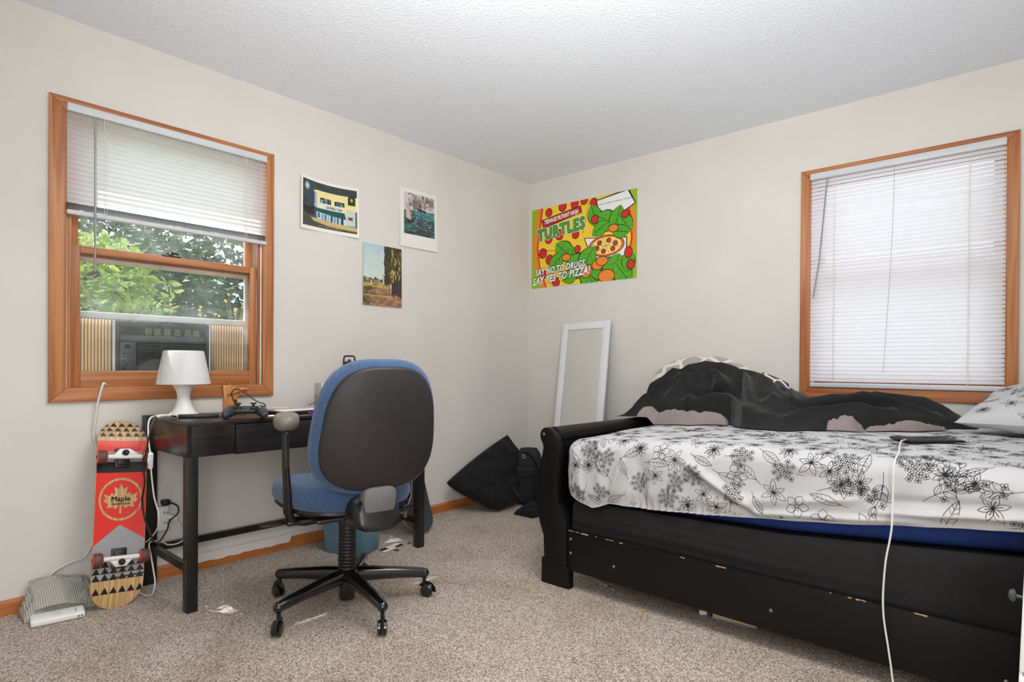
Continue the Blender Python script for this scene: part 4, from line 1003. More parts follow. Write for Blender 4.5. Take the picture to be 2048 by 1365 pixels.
for sg in (-1, 1):
    b = MB(); b.tube([(sg * 0.10, -0.05, 0.384), (sg * 0.19, -0.05, 0.382), (sg * 0.238, -0.05, 0.392), (sg * 0.252, -0.05, 0.43), (sg * 0.256, -0.052, 0.52), (sg * 0.262, -0.055, 0.60)], [0.022, 0.024, 0.027, 0.027, 0.023, 0.0205], 14, flat=0.62)
    ap = b.build('arm_post', M['blacksteel'], CH, local=True)
    b = MB(); b.tube([(sg * 0.262, -0.055, 0.595), (sg * (0.264 if sg < 0 else 0.244), -0.058, 0.745 if sg < 0 else 0.68)], 0.0135, 14); b.build('arm_tube', M['shell'], ap, local=True)
    b = MB(); pad = sell(0.046, 0.105, 2.6, 40); am = T(sg * (0.262 if sg < 0 else 0.238), -0.06, 0.762 if sg < 0 else 0.70) @ RZ(sg * 0.30)
    b.loft([[am @ Vector((x * s_, y * s_, d)) for x, y in pad] for s_, d in ((0.2, -0.021), (0.70, -0.020), (0.92, -0.010), (1.0, 0.006), (0.99, 0.020), (0.90, 0.032), (0.70, 0.038), (0.35, 0.040), (0.03, 0.040))]); b.build('arm_pad', M['taupe'], CH, local=True, sharp=80)
    b = MB(); b.sphere((sg * (0.262 if sg < 0 else 0.244), -0.070, 0.728 if sg < 0 else 0.665), 0.007, 10); b.build('arm_screw', M['bolt'], ap, local=True)
b = MB(); b.tube([(-0.08, 0.03, 0.386), (-0.20, 0.0, 0.384), (-0.27, -0.02, 0.384)], 0.005, 8); pdl = sell(0.05, 0.02, 2.5, 24); b.prism([(x - 0.30, y - 0.03) for x, y in pdl], 0.380, 0.388, bev=0.002); b.build('height_lever', M['black'], CH, local=True)
b = MB(); b.tube([(0.10, -0.10, 0.388), (0.19, -0.13, 0.380)], 0.006, 8); b.box((0.185, -0.140, 0.360), (0.198, -0.118, 0.392), bev=0.003); b.build('tilt_lever', M['bolt'], CH, local=True)

# ------------------------------------------------------------------ skateboards
def deck_width(y, L, W):
    r = W * 0.56
    if y > L - r: t = (y - (L - r)) / r
    elif y < r: t = (r - y) / r
    else: return W
    return W * sqrt(max(0.0, 1 - min(1, t) ** 2.3))
def kick(y, L):
    k = 0.0
    if y > L - 0.15: k = ((y - (L - 0.15)) / 0.15) ** 2 * 0.035
    elif y < 0.15: k = ((0.15 - y) / 0.15) ** 2 * 0.035
    return -k
def skateboard(root, m, L, W, cv=None, wheel=('wheel', 'wheelrim'), face=None):
    ny = 150; ys = [L * 0.5 * (1 - cos(pi * j / ny)) for j in range(ny + 1)]
    def surf(z, rev=False, n=17, inset=0.0):
        vs = []; 
        for y in ys:
            w = max(0.0005, deck_width(y, L, W) - inset)
            for i in range(n): 
                x = (i / (n - 1) - 0.5) * w; vs.append((x, y, z + kick(y, L) + 0.006 * (x / (W / 2)) ** 2))
        fs = [[j * n + i, j * n + i + 1, (j + 1) * n + i + 1, (j + 1) * n + i] for j in range(ny) for i in range(n - 1)]
        if rev: fs = [f[::-1] for f in fs]
        return vs, fs
    d = MB(); va, fa = surf(0.0); vb, fb = surf(-0.0105, True); n = 17
    d.add(va + vb, fa + [[i + len(va) for i in f] for f in fb])
    o = len(va)
    for j in range(ny):
        a, c = j * n, (j + 1) * n; d.add([], []); d.f.append([a, c, c + o, a + o]); d.mi.append(0)
        a, c = j * n + n - 1, (j + 1) * n + n - 1; d.f.append([c, a, a + o, c + o]); d.mi.append(0)
    d.v = [m @ p for p in d.v]
    dk_ = d.build('deck', M['deckedge'], root, sharp=40)
    g = MB(); g.add(*surf(-0.0115, True, inset=0.001), m=m); g.build('grip_tape', M['grip'], dk_)
    if cv is not None:
        nx_ = 150; ny_ = 620; vs = []; ci = []
        for j in range(ny_ + 1):
            y = L * 0.5 * (1 - cos(pi * j / ny_)) if False else L * j / ny_
            w = max(0.0005, deck_width(min(L - 0.0005, max(0.0005, y)), L, W) - 0.003)
            for i in range(nx_):
                x = (i / (nx_ - 1) - 0.5) * w; vs.append((x, y, 0.0012 + kick(y, L) + 0.006 * (x / (W / 2)) ** 2))
                ci.append((min(cv.h - 1, int((1 - y / L) * (cv.h - 1) + .5)), min(cv.w - 1, int((x / W + 0.5) * (cv.w - 1) + .5))))
        g = MB(); g.add(vs, [[j * nx_ + i, j * nx_ + i + 1, (j + 1) * nx_ + i + 1, (j + 1) * nx_ + i] for j in range(ny_) for i in range(nx_ - 1)], m=m)
        cc = cv.colors().reshape(cv.h, cv.w, 4); g.col = np.array([cc[a, b_] for a, b_ in ci], np.float32).ravel()
        g.build('deck_print', M['deckprint'], dk_)
    for yc, sg in ((0.195, 1), (L - 0.165, -1)):
        b = MB(); b.box((-0.027, yc - 0.04, 0.001), (0.027, yc + 0.04, 0.010), bev=0.003, m=m); b.box((-0.02, yc - 0.03, 0.010), (0.02, yc + 0.03, 0.022), bev=0.006, m=m)
        tk = b.build('truck_base', M['black'], root)
        b = MB(); b.tube([m @ Vector((-0.062, yc, 0.046)), m @ Vector((0.062, yc, 0.046))], 0.0095, 14)
        b.prism([(-0.055, -0.008), (0.055, -0.008), (0.055, 0.008), (0.018, sg * 0.0 + 0.034 * 1), (-0.018, 0.034)] if sg < 0 else [(-0.055, 0.008), (-0.018, -0.034)[::1], (0.018, -0.034), (0.055, 0.008), (0.03, 0.01), (-0.03, 0.01)], 0.026, 0.050, m=m @ T(0, yc, 0), bev=0.006)
        b.build('hanger', M['truck'], tk, recalc=True)
        b = MB(); b.lathe([(0.012, 0.050), (0.012, 0.060), (0.006, 0.066), (0, 0.066)], 16, m=m @ T(0, yc - sg * 0.016, 0)); b.build('kingpin', M['black'], tk)
        b = MB(); b.tube([m @ Vector((-W / 2 - .008, yc, 0.046)), m @ Vector((W / 2 + .008, yc, 0.046))], 0.0035, 8); b.build('axle', M['bolt'], tk)
        for s2 in (-1, 1):
            wm = m @ frame((s2 * (W / 2 - 0.010), yc, 0.046), (0, 1, 0), (0, 0, 1), (1, 0, 0))
            b = MB(); b.lathe([(0.0, -0.010), (0.019, -0.0155), (0.0245, -0.014), (0.027, -0.009), (0.027, 0.009), (0.0245, 0.014), (0.019, 0.0155), (0, 0.010)], 28, m=wm); wo = b.build('wheel', [M[wheel[1]]], root, sharp=30)
            for s3 in (-1, 1):
                b = MB(); b.lathe([(0.0, s3 * 0.0165), (0.0085, s3 * 0.0165), (0.021, s3 * 0.0168), (0.0235, s3 * 0.0150), (0.019, s3 * 0.0146)], 28, m=wm); b.build('wheel_face', M[wheel[0]], wo)
            b = MB(); b.lathe([(0.0, -0.0178), (0.0085, -0.0178), (0.0085, 0.0178), (0.0, 0.0178)], 14, m=wm); b.build('bearing', M['black'], wo)
# printed deck
cv = Canvas(300, 1200, 0.2 / 0.755, (214, 184, 138))
rs = np.random.RandomState(5); st_ = np.repeat(rs.rand(150), 2); st_ = np.convolve(st_, [.25, .5, .25], 'same')
for i in range(300):
    c = np.array([lerp(168, 226, st_[i]), lerp(128, 196, st_[i]), lerp(78, 146, st_[i])]) / 255; cv.a[:, i] = c
wood_a = cv.a.copy()
red, grey, blk = (226, 54, 44), (158, 158, 162), (24, 24, 26)
def tri_row(v0, v1, n, off=0.0):
    for k in range(-1, n + 1): u = (k + off) / n; cv.poly([(u + .06 / n, v1), (u + .94 / n, v1), (u + .5 / n, v0)], blk)
cv.rect(0, .118, 1, .178, red); cv.rect(0, .178, 1, .236, grey); cv.rect(0, .236, 1, .295, blk); cv.rect(0, .295, 1, .78, red)
cv.poly([(0, .675), (.5, .572), (1, .655), (1, .85), (0, .85)], grey)
cv.poly([(0, .85), (1, .83), (1, 1), (0, 1)], (0, 0, 0)); cv.a[cv.inpoly([(-.1, .852), (1.1, .838), (1.1, 1.1), (-.1, 1.1)])] = wood_a[cv.inpoly([(-.1, .852), (1.1, .838), (1.1, 1.1), (-.1, 1.1)])]
for v0, v1, of in ((.012, .036, .5), (.040, .064, 0), (.070, .094, .2)): tri_row(v0, v1, 6, of)
for v0, v1 in ((.752, .784), (.786, .816), (.818, .850)): tri_row(v0, v1, 6)
tri_row(.885, .92, 6, .1)
cv.rect(0, .784, 1, .787, blk); cv.rect(0, .816, 1, .819, blk); cv.rect(0, .850, 1, .853, blk)
ring_m = lambda a, b_: ((((cv.U - .5) * cv.asp) ** 2 + (cv.V - .437) ** 2) < (a * cv.asp) ** 2) & ((((cv.U - .5) * cv.asp) ** 2 + (cv.V - .437) ** 2) > (b_ * cv.asp) ** 2)
mk = ring_m(.43, .385); cv.a[mk] = wood_a[mk]
lf = [(0, -.31), (.05, -.20), (.13, -.25), (.11, -.10), (.19, -.13), (.21, -.07), (.33, -.11), (.29, -.02), (.34, .03), (.24, .09), (.27, .17), (.15, .15), (.10, .19), (.02, .12), (.02, .29), (-.02, .29)]
lf = lf + [(-x, y) for x, y in lf[::-1]]
mk = cv.inpoly([(.5 + x, .437 + y * cv.asp) for x, y in lf]); cv.a[mk] = wood_a[mk]
cv.line([(.93, .41), (.80, .52)], .004, (190, 44, 38)); cv.grain(.02, 9)
by = Vector((-0.185, 0.074, 0.727)).normalized(); bx = Vector((0.04, 0.999, 0)); bx = (bx - by * bx.dot(by)).normalized(); bz_ = bx.cross(by)
BM = frame((0.262, -2.852, 0.004), bx, by, bz_)
sk = thing('skateboard', 'skateboard with red and wood-grain underside leaning against the wall', 'skateboard', (0.22, -2.85, 0))
skateboard(sk, BM, 0.765, 0.182, cv)
L_ = 0.765
def deck_text(body, size, v, z, nm, bold, sx=1.0):
    b = MB(); b.text(body, size, m=BM @ T(0, L_ * (1 - v), z) @ Matrix.Diagonal((sx, 1, 1, 1)), bold=bold); b.build(nm, M['ink'], sk, smooth=False)
deck_text('Maple', 0.029, .437, 0.0022, 'maker_lettering', 0.0007); deck_text('Skateboards', 0.0135, .462, 0.0022, 'maker_lettering', 0.0003)
# second board, grip side out
by = Vector((-0.245, -0.015, 0.71)).normalized(); bx = Vector((0.10, 0.995, 0)); bx = (bx - by * bx.dot(by)).normalized(); bz_ = bx.cross(by)
BM2 = frame((0.300, -1.322, 0.006), -bx, by, -bz_)
s2 = thing('skateboard', 'skateboard with charcoal grip tape leaning behind the far desk leg', 'skateboard', (0.3, -1.3, 0))
skateboard(s2, BM2 @ T(0, 0, 0.004), 0.76, 0.2, None, ('redwheel', 'tyre'))

# ------------------------------------------------------------------ waste bin
bi = thing('waste_bin', 'slate-blue plastic waste bin on the carpet behind the chair', 'bin', (0.275, -1.775, 0))
bmx = T(0.275, -1.775, 0) @ RZ(radians(204))
def rrect(a, c, z, r=3.6): return [Vector((x, y, z)) for x, y in sell(a, c, 7, 40)]
b = MB(); rg = [rrect(0.118, 0.078, 0.0), rrect(0.124, 0.083, 0.006), rrect(0.145, 0.104, 0.295), rrect(0.152, 0.111, 0.296), rrect(0.152, 0.111, 0.304), rrect(0.142, 0.101, 0.304), rrect(0.120, 0.079, 0.008)]
b.loft([[bmx @ p for p in r_] for r_ in rg]); b.build('bin_body', M['bin'], bi, sharp=50)

# paper scraps on the carpet
def scrap(name, pts, label, m_, h=0.002, extra=None):
    b = MB(); b.prism(pts, 0.003, 0.003 + h); o = b.build(name, m_, smooth=False); tag(o, label, 'paper scrap', 'scraps on the carpet'); return o
s_ = scrap('paper_scrap', [(0.397, -1.700), (0.452, -1.690), (0.415, -1.535), (0.36, -1.548)], 'black and white printed card lying flat beside the waste bin', M['paper'])
for p in ([(0.398, -1.697), (0.425, -1.692), (0.415, -1.64), (0.386, -1.645)], [(0.410, -1.60), (0.430, -1.596), (0.418, -1.54), (0.392, -1.545)]):
    b = MB(); b.prism(p, 0.0051, 0.0056); b.build('print_block', M['ink'], s_, smooth=False)
b = MB(); b.add([(0.318, -1.60, 0.004), (0.352, -1.50, 0.004), (0.295, -1.478, 0.004), (0.30, -1.545, 0.018), (0.33, -1.545, 0.016)], [[0, 1, 4], [1, 2, 3, 4], [0, 4, 3], [2, 0, 3]]); tag(b.build('paper_scrap', M['paper'], smooth=False), 'folded white paper scrap between the bin and the desk leg', 'paper scrap', 'scraps on the carpet')
scrap('paper_scrap', [(0.21, -1.62), (0.235, -1.60), (0.225, -1.585), (0.205, -1.60)], 'small crumpled white scrap close to the baseboard behind the bin', M['paper'], 0.006)
scrap('paper_scrap', [(0.235, -1.50), (0.250, -1.487), (0.242, -1.478), (0.230, -1.49)], 'tiny white flake of paper close to the far desk leg', M['paper'], 0.005)
scrap('leaf_flake', [(0.455, -1.64), (0.478, -1.628), (0.475, -1.615), (0.452, -1.622)], 'brown flake in front of the printed card', M['stain'], 0.004)
scrap('leaf_flake', [(0.412, -1.515), (0.425, -1.505), (0.42, -1.495), (0.408, -1.50)], 'dark flake at the foot of the far desk leg', M['stain'], 0.004)

# ------------------------------------------------------------------ cloth and power bank by the skateboard
kc = MB()
def knit_fn(u, v):
    x = lerp(0.032, 0.155, v); y = lerp(-3.125, -2.885, u)
    e = min(1, min(u, 1 - u) / 0.16) ** .5 * min(1, min(v, 1 - v) / 0.2) ** .5
    z = 0.062 + 0.052 * sstep(0.75, 0.15, v) * (0.75 + .25 * sin(u * 5)) + 0.022 * nz(u * 3.1, v * 3.3, 2) + 0.010 * (1 - 2 * abs(nz(u * 5 + v * 2, v * 4, 7)))
    return (x + 0.008 * nz(u * 4, v * 4, 5), y, max(0.002, z * e))
kc.grid(knit_fn, 110, 60)
kn = tag(kc.build('knit_beanie', M['knit'], sharp=0), 'folded grey ribbed knit cap on the carpet beside the skateboard', 'cap')
cf = MB()
def cuff_fn(u, v):
    a = v * pi; y = lerp(-3.12, -2.99, u); r_ = 0.030 + 0.006 * sin(u * 3)
    rib = 0.0022 * sin(u * 2 * pi * 17)
    return (0.118 + (r_ + rib) * cos(a) * 0.9 - 0.02 * u, y, 0.002 + (r_ * 1.15 + rib) * sin(a))
cf.grid(cuff_fn, 170, 16); cf.build('ribbed_cuff', M['knit'], kn, sharp=0)
fl_ = MB()
def flap_fn(u, v):
    y = lerp(-3.09, -2.90, u); x = lerp(0.03, 0.172, v) - 0.03 * abs(u - .45); z = 0.120 - 0.075 * v ** 1.5 + 0.012 * sin(u * 4 + 1) + 0.007 * sin(pi * v) - 0.03 * abs(u - .5)
    return (x, y, z)
fl_.grid(flap_fn, 50, 30); fo_ = fl_.build('folded_flap', M['knit'], kn, sharp=0)
pb = thing('power_bank', 'white slab power bank lying in front of the grey knit cap', 'power bank', (0.195, -3.02, 0))
pm = T(0.205, -3.03, 0.003) @ RZ(-0.16) @ RY(0.06)
b = MB(); b.box((-0.038, -0.083, 0), (0.038, 0.083, 0.024), bev=0.007, m=pm, seg=3); b.build('case', M['white'], pb)
b = MB()
for dx in (-.012, 0, .012): b.box((dx - .002, 0.052, 0.0241), (dx + .002, 0.058, 0.0245), m=pm)
b.build('indicator', M['greyplastic'], pb, smooth=False)
b = MB()
for dx in (.004, .014): b.box((0.0381, 0.055 + dx, 0.008), (0.0385, 0.062 + dx, 0.014), m=pm)
b.build('port', M['greyplastic'], pb, smooth=False)
b = MB()
for q in range(5): b.box((-.014 + .006 * q, -0.016, 0.0241), (-.0115 + .006 * q, 0.012, 0.0243), m=pm)
b.build('printed_text', M['blindrail'], pb, smooth=False)

# ------------------------------------------------------------------ mirror leaning on the far wall
mi = thing('leaning_mirror', 'tall white-framed mirror leaning on the wall behind the footboard', 'mirror', (0.60, -0.24, 0))
my = Vector((-0.036, 0.222, 1.296)).normalized(); mx = Vector((1, 0, 0)); mx = (mx - my * mx.dot(my)).normalized(); mz = mx.cross(my)
mm_ = frame((0.600, -0.252, 0.004), mx, my, mz); W2, LH, fb = 0.2025, 1.312, 0.052
for (xa, xb, ya, yb) in ((-W2, -W2 + fb, 0, LH), (W2 - fb, W2, 0, LH), (-W2 + fb, W2 - fb, LH - fb, LH), (-W2 + fb, W2 - fb, 0, fb)):
    b = MB(); b.box((xa, ya, -0.010), (xb, yb, 0.010), bev=0.003, m=mm_); b.build('frame_rail', M['mirrorframe'], mi)
b = MB(); b.box((-W2 + fb - .004, fb - .004, -0.002), (W2 - fb + .004, LH - fb + .004, 0.003), m=mm_); b.build('mirror_glass', M['mirror'], mi, smooth=False)
b = MB(); b.box((-W2 + .004, .004, -0.0135), (W2 - .004, LH - .004, -0.0105), m=mm_); b.build('backing', M['black'], mi, smooth=False)

# ------------------------------------------------------------------ cushions
def cushion(c, T0, nu=60, nv=60, pinch=0.05, wr=0.008, seed=0.0, power=0.45, normal=None):
    """c = four corners (00, 10, 11, 01); returns surface function S(u, v, side) and a mesh"""
    c = [Vector(p) for p in c]
    n = ((c[1] - c[0]).cross(c[3] - c[0])).normalized() if normal is None else Vector(normal).normalized()
    cen = sum(c, Vector()) / 4
    def S(u, v, side=1, off=0.0):
        p = c[0] * (1 - u) * (1 - v) + c[1] * u * (1 - v) + c[2] * u * v + c[3] * (1 - u) * v
        a, b_ = 2 * u - 1, 2 * v - 1
        k = pinch * ((1 - a * a) * b_ ** 4 + (1 - b_ * b_) * a ** 4)
        p = p + (cen - p) * k
        t = max(0.0, (1 - a * a) * (1 - b_ * b_)) ** power
        w = wr * (1 - 2 * abs(nz(u * 3.2 + seed, v * 3.2 - seed, side * 3 + seed))) * min(1, t * 2.2)
        return p + n * (side * (T0 * t + w) + off * side)
    b = MB(); b.grid(lambda u, v: S(u, v, 1), nu, nv); b.grid(lambda u, v: S(u, v, -1), nu, nv)
    k = nu * nv
    for i in range((nu - 1) * (nv - 1), len(b.f)): b.f[i] = b.f[i][::-1]
    return S, b
S, b = cushion([(0.100, -0.945, 0.215), (0.300, -0.66, 0.020), (0.215, -0.20, 0.075), (0.095, -0.345, 0.480)], 0.085, pinch=-0.07, wr=0.030, seed=2.3, power=0.42)
tag(b.build('floor_pillow', M['blackcloth'], merge=True), 'black pillow slumped on the carpet in the room corner', 'pillow')

bg = thing('laptop_bag', 'black nylon carry bag standing between the black pillow and the bed', 'bag', (0.24, -0.28, 0))
bgm = frame((0.262, -0.285, 0.0), (0.80, 0.60, 0), (-0.59, 0.785, 0.16), (0.08, -0.10, 1))
def bring2(a, c, z, ox=0.0, n=4): return [bgm @ Vector((ox + x, y, z)) for x, y in sell(a, c, n, 36)]
b = MB(); b.loft([bring2(0.075, 0.055, 0.005), bring2(0.090, 0.072, 0.02), bring2(0.098, 0.076, 0.15), bring2(0.094, 0.068, 0.27), bring2(0.082, 0.052, 0.355, -0.01), bring2(0.060, 0.030, 0.395, -0.01), bring2(0.03, 0.012, 0.402, -0.01)])
b.build('bag_body', M['nylon'], bg, sharp=50)
b = MB(); b.box((-0.090, -0.105, 0.03), (0.030, -0.060, 0.275), bev=0.02, m=bgm, seg=3); b.build('front_pocket', M['nylon'], bg)
b = MB(); b.box((-0.094, -0.110, 0.215), (0.034, -0.074, 0.290), bev=0.012, m=bgm, seg=3); b.build('pocket_flap', M['nylon'], bg)
b = MB(); b.tube(spline([bgm @ Vector(p) for p in ((-0.045, -0.035, 0.385), (0.02, -0.06, 0.37), (0.075, -0.10, 0.28), (0.085, -0.12, 0.16), (0.055, -0.135, 0.06), (0.02, -0.13, 0.03))], 6), 0.019, 10, flat=0.25); b.build('shoulder_strap', M['nylon'], bg)
b = MB(); b.tube(spline([bgm @ Vector(p) for p in ((0.02, 0.0, 0.39), (0.065, -0.01, 0.33), (0.095, -0.02, 0.24), (0.105, -0.03, 0.14))], 6), 0.012, 8, flat=0.4); b.build('side_strap', M['nylon'], bg)
b = MB(); b.tube([bgm @ Vector((-0.042 + 0.010 * cos(a), -0.060, 0.358 + 0.014 * sin(a))) for a in np.linspace(0, 2 * pi, 13)[:-1]], 0.0028, 6, closed=True); b.build('strap_ring', M['silver'], bg)
b = MB()
def lump(u, v):
    x = lerp(0.40, 0.565, u); y = lerp(-0.62, -0.43, v); e = max(0, (1 - (2 * u - 1) ** 2) * (1 - (2 * v - 1) ** 2)) ** .4
    return (x, y, 0.001 + e * (0.055 + 0.03 * u + 0.02 * nz(u * 4, v * 4, 3) + 0.012 * (1 - 2 * abs(nz(u * 6, v * 3, 8)))))
b.grid(lump, 60, 60); tag(b.build('crumpled_cloth', M['blackcloth'], sharp=0), 'crumpled black cloth on the carpet against the footboard post', 'cloth')

# ------------------------------------------------------------------ bed frame
bd = thing('sleigh_bed', 'black lacquered sleigh bed frame with a scrolled footboard', 'bed', (2.3, -0.75, 0))
PL = [(1.3085, 0.0), (1.310, 0.113), (1.324, 0.118), (1.319, 0.215), (1.300, 0.262), (1.285, 0.31), (1.277, 0.365), (1.275, 0.424), (1.280, 0.47), (1.289, 0.515), (1.303, 0.555), (1.311, 0.588), (1.315, 0.612), (1.311, 0.630), (1.302, 0.645), (1.297, 0.660), (1.297, 0.676), (1.304, 0.692), (1.318, 0.702), (1.335, 0.705), (1.356, 0.697), (1.374, 0.682), (1.388, 0.660), (1.397, 0.625), (1.402, 0.590), (1.399, 0.54), (1.393, 0.478), (1.391, 0.43), (1.394, 0.391), (1.402, 0.365), (1.414, 0.345), (1.433, 0.322), (1.443, 0.30), (1.447, 0.26), (1.448, 0.098), (1.460, 0.085), (1.461, 0.0)]
xz = lambda y: Matrix(((1, 0, 0, 0), (0, 0, -1, y), (0, 1, 0, 0), (0, 0, 0, 1)))
for y in (-1.420, -0.028):
    b = MB(); b.prism(PL, 0, 0.040, m=xz(y), bev=0.003); b.build('footboard_post', M['bed'], bd, sharp=30, recalc=True)
inner = [(0.5 * (l + r), z) for l, r, z in ((1.327, 1.44, 0.20), (1.30, 1.443, 0.27), (1.285, 1.425, 0.33), (1.277, 1.393, 0.40), (1.285, 1.392, 0.48), (1.303, 1.397, 0.55), (1.315, 1.402, 0.60), (1.33, 1.385, 0.655))]
b = MB(); th = 0.014
lp_ = [Vector((x - th, 0, z)) for x, z in inner] + [Vector((x + th, 0, z)) for x, z in inner[::-1]]
b.prism([(p.x, p.z) for p in lp_], 0, 1.346, m=xz(-0.072)); b.build('footboard_panel', M['bed'], bd, sharp=30, recalc=True)
b = MB(); b.lathe([(0, 0), (0.0405, 0), (0.0405, 1.346), (0, 1.346)], 32, m=Matrix(((1, 0, 0, 1.3395), (0, 0, -1, -0.072), (0, 1, 0, 0.664), (0, 0, 0, 1)))); b.build('footboard_roll', M['bed'], bd, sharp=40)
b = MB(); b.sphere((1.318, -1.4605, 0.672), (0.008, 0.004, 0.008), 14); b.build('cap_screw', M['bolt'], bd)
def rail(y0, y1):
    b = MB(); b.prism([(1.449, 0.084), (3.35, 0.056), (3.35, 0.246), (1.449, 0.260)], 0, y1 - y0, m=xz(y1), bev=0.0015); return b.build('side_rail', M['bed'], bd, sharp=30, recalc=True)
sr = rail(-1.452, -1.427); rail(-0.050, -0.025)
for x, z in ((1.467, 0.222), (1.467, 0.161), (1.687, 0.151), (2.317, 0.142), (2.945, 0.118)):
    b = MB(); b.sphere((x, -1.453, z), (0.0075, 0.005, 0.0075), 12); b.build('bolt', M['bolt'], sr)
b = MB(); rr = random.Random(4)
for x0_, x1_ in ((1.455, 1.485), (1.492, 1.512), (1.52, 1.56), (1.595, 1.604), (1.645, 1.685), (1.712, 1.73), (1.98, 2.0), (2.12, 2.16), (2.50, 2.506), (2.552, 2.565), (2.575, 2.605), (2.73, 2.765)):
    zt_ = lambda x: 0.260 - 0.014 * (x - 1.449) / 1.9
    pts = [(x0_, zt_(x0_) + .0004), (x1_, zt_(x1_) + .0004), (x1_ - .004, zt_(x1_) - rr.uniform(.002, .005)), ((x0_ + x1_) / 2, zt_(x0_) - rr.uniform(.001, .004)), (x0_ + .003, zt_(x0_) - rr.uniform(.002, .005))]
    b.prism(pts, 0.0, 0.0006, m=xz(-1.4523))
b.build('chipped_edge', M['chip'], sr, smooth=False)
b = MB(); b.box((3.352, -1.46, 0), (3.40, 0.0 - .03, 1.0), bev=0.01); b.build('headboard', M['bed'], bd)

# ------------------------------------------------------------------ box spring, mattress
boxtop = table([1.42, 1.834, 2.335, 2.965, 3.35], [0.383, 0.391, 0.402, 0.456, 0.47])
b = MB(); NX = 160
def bs_side(u, v):
    x = lerp(1.452, 3.345, u); zt_ = boxtop(x); z = lerp(0.155, zt_, v)
    k = sin(pi * min(1, v * 1.02)) ** .7
    y = -1.418 + 0.012 * (1 - k) ** 2
    fold = 0.0
    for (zc, a, wd_) in ((0.335, 0.004, 0.014), (0.30, 0.006, 0.020), (0.262, 0.003, 0.012)):
        zz = zc + 0.012 * nz(x * 1.7, zc * 9) - (x - 1.42) * 0.01
        fold += a * math.exp(-((z - zz) / wd_) ** 2) * (0.6 + .8 * nz(x * 1.3, zc * 20, 4))
    fold *= 1 - sstep(2.2, 2.9, x) * 0.7
    return (x, y - fold * sin(pi * v), z)
b.grid(bs_side, NX, 40)
nb = len(b.v)
b.grid(lambda u, v: (lerp(1.452, 3.345, u), lerp(-1.406, -0.076, v), boxtop(lerp(1.452, 3.345, u))), NX, 3)
b.box((1.455, -1.395, 0.10), (3.345, -0.076, 0.36))
tag(b.build('box_spring', M['boxspring'], sharp=0, recalc=False), 'black fabric box spring lying in the sleigh bed frame', 'box spring')
zt = table([1.40, 1.6, 2.0, 2.4, 2.7, 3.4], [0.652, 0.670, 0.688, 0.700, 0.704, 0.705])
b = MB()
def mat_sec(x, d=0.0):
    z0_, z1_ = boxtop(x) + 0.004, zt(x) - 0.012; y0_, y1_ = -1.402, -0.076; r = 0.045; out = []
    for (cx_, cz_, a0) in ((y0_ + r, z0_ + r, pi), (y1_ - r, z0_ + r, 1.5 * pi), (y1_ - r, z1_ - r, 0), (y0_ + r, z1_ - r, .5 * pi)):
        for q in range(6): a = a0 + q / 5 * pi / 2; out.append(Vector((x, cx_ + r * cos(a), cz_ + r * sin(a))))
    return out
xs_ = list(np.linspace(1.446, 3.345, 60)); secs = [mat_sec(x) for x in xs_]
b.loft(secs); tag(b.build('mattress', M['mattress'], sharp=50), 'blue mattress showing between the sheet and the box spring', 'mattress')

# ------------------------------------------------------------------ floral sheet
RR = 0.055; XE, YE = 1.422 + RR, -1.432 + RR
hem = table([1.38, 1.44, 1.52, 1.566, 1.60, 1.645, 1.70, 1.834, 2.1, 2.334, 2.5, 2.688, 2.969, 3.4], [0.425, 0.405, 0.385, 0.373, 0.383, 0.402, 0.405, 0.409, 0.432, 0.455, 0.474, 0.500, 0.533, 0.54])
RID = [((1.98, .09), (2.28, .27), .017, .018), ((2.02, .16), (2.32, .30), -.010, .018), ((1.62, .03), (1.60, .26), .008, .022), ((1.72, .10), (1.66, .27), .012, .018), ((1.78, .02), (1.80, .2), -.007, .03), ((1.86, .05), (1.84, .26), .009, .018),
       ((2.34, .085), (2.55, .075), .009, .02), ((2.05, .24), (2.35, .205), .008, .022), ((2.25, .262), (2.75, .215), .012, .012), ((2.62, .205), (3.0, .165), .014, .012), ((2.55, .17), (3.0, .135), -.007, .014), ((2.40, .20), (2.62, .16), .009, .014), ((1.47, .05), (1.52, .3), .007, .02), ((2.85, .03), (3.05, .14), .007, .025), ((2.15, .03), (2.05, .14), .008, .02)]
def ridge(x, d):
    f = 0.0
    for (x0_, d0), (x1_, d1), a, w in RID:
        dx, dd = x1_ - x0_, d1 - d0; t = ((x - x0_) * dx + (d - d0) * dd) / (dx * dx + dd * dd)
        tc = min(1, max(0, t)); q = (x - x0_ - tc * dx) ** 2 + (d - d0 - tc * dd) ** 2
        if q < 0.01: f += a * math.exp(-q / (w * w)) * (1 - (2 * tc - 1) ** 4 * .6)
    return f
def dmax(x): return RR * pi / 2 + (zt(x) - RR - hem(x))
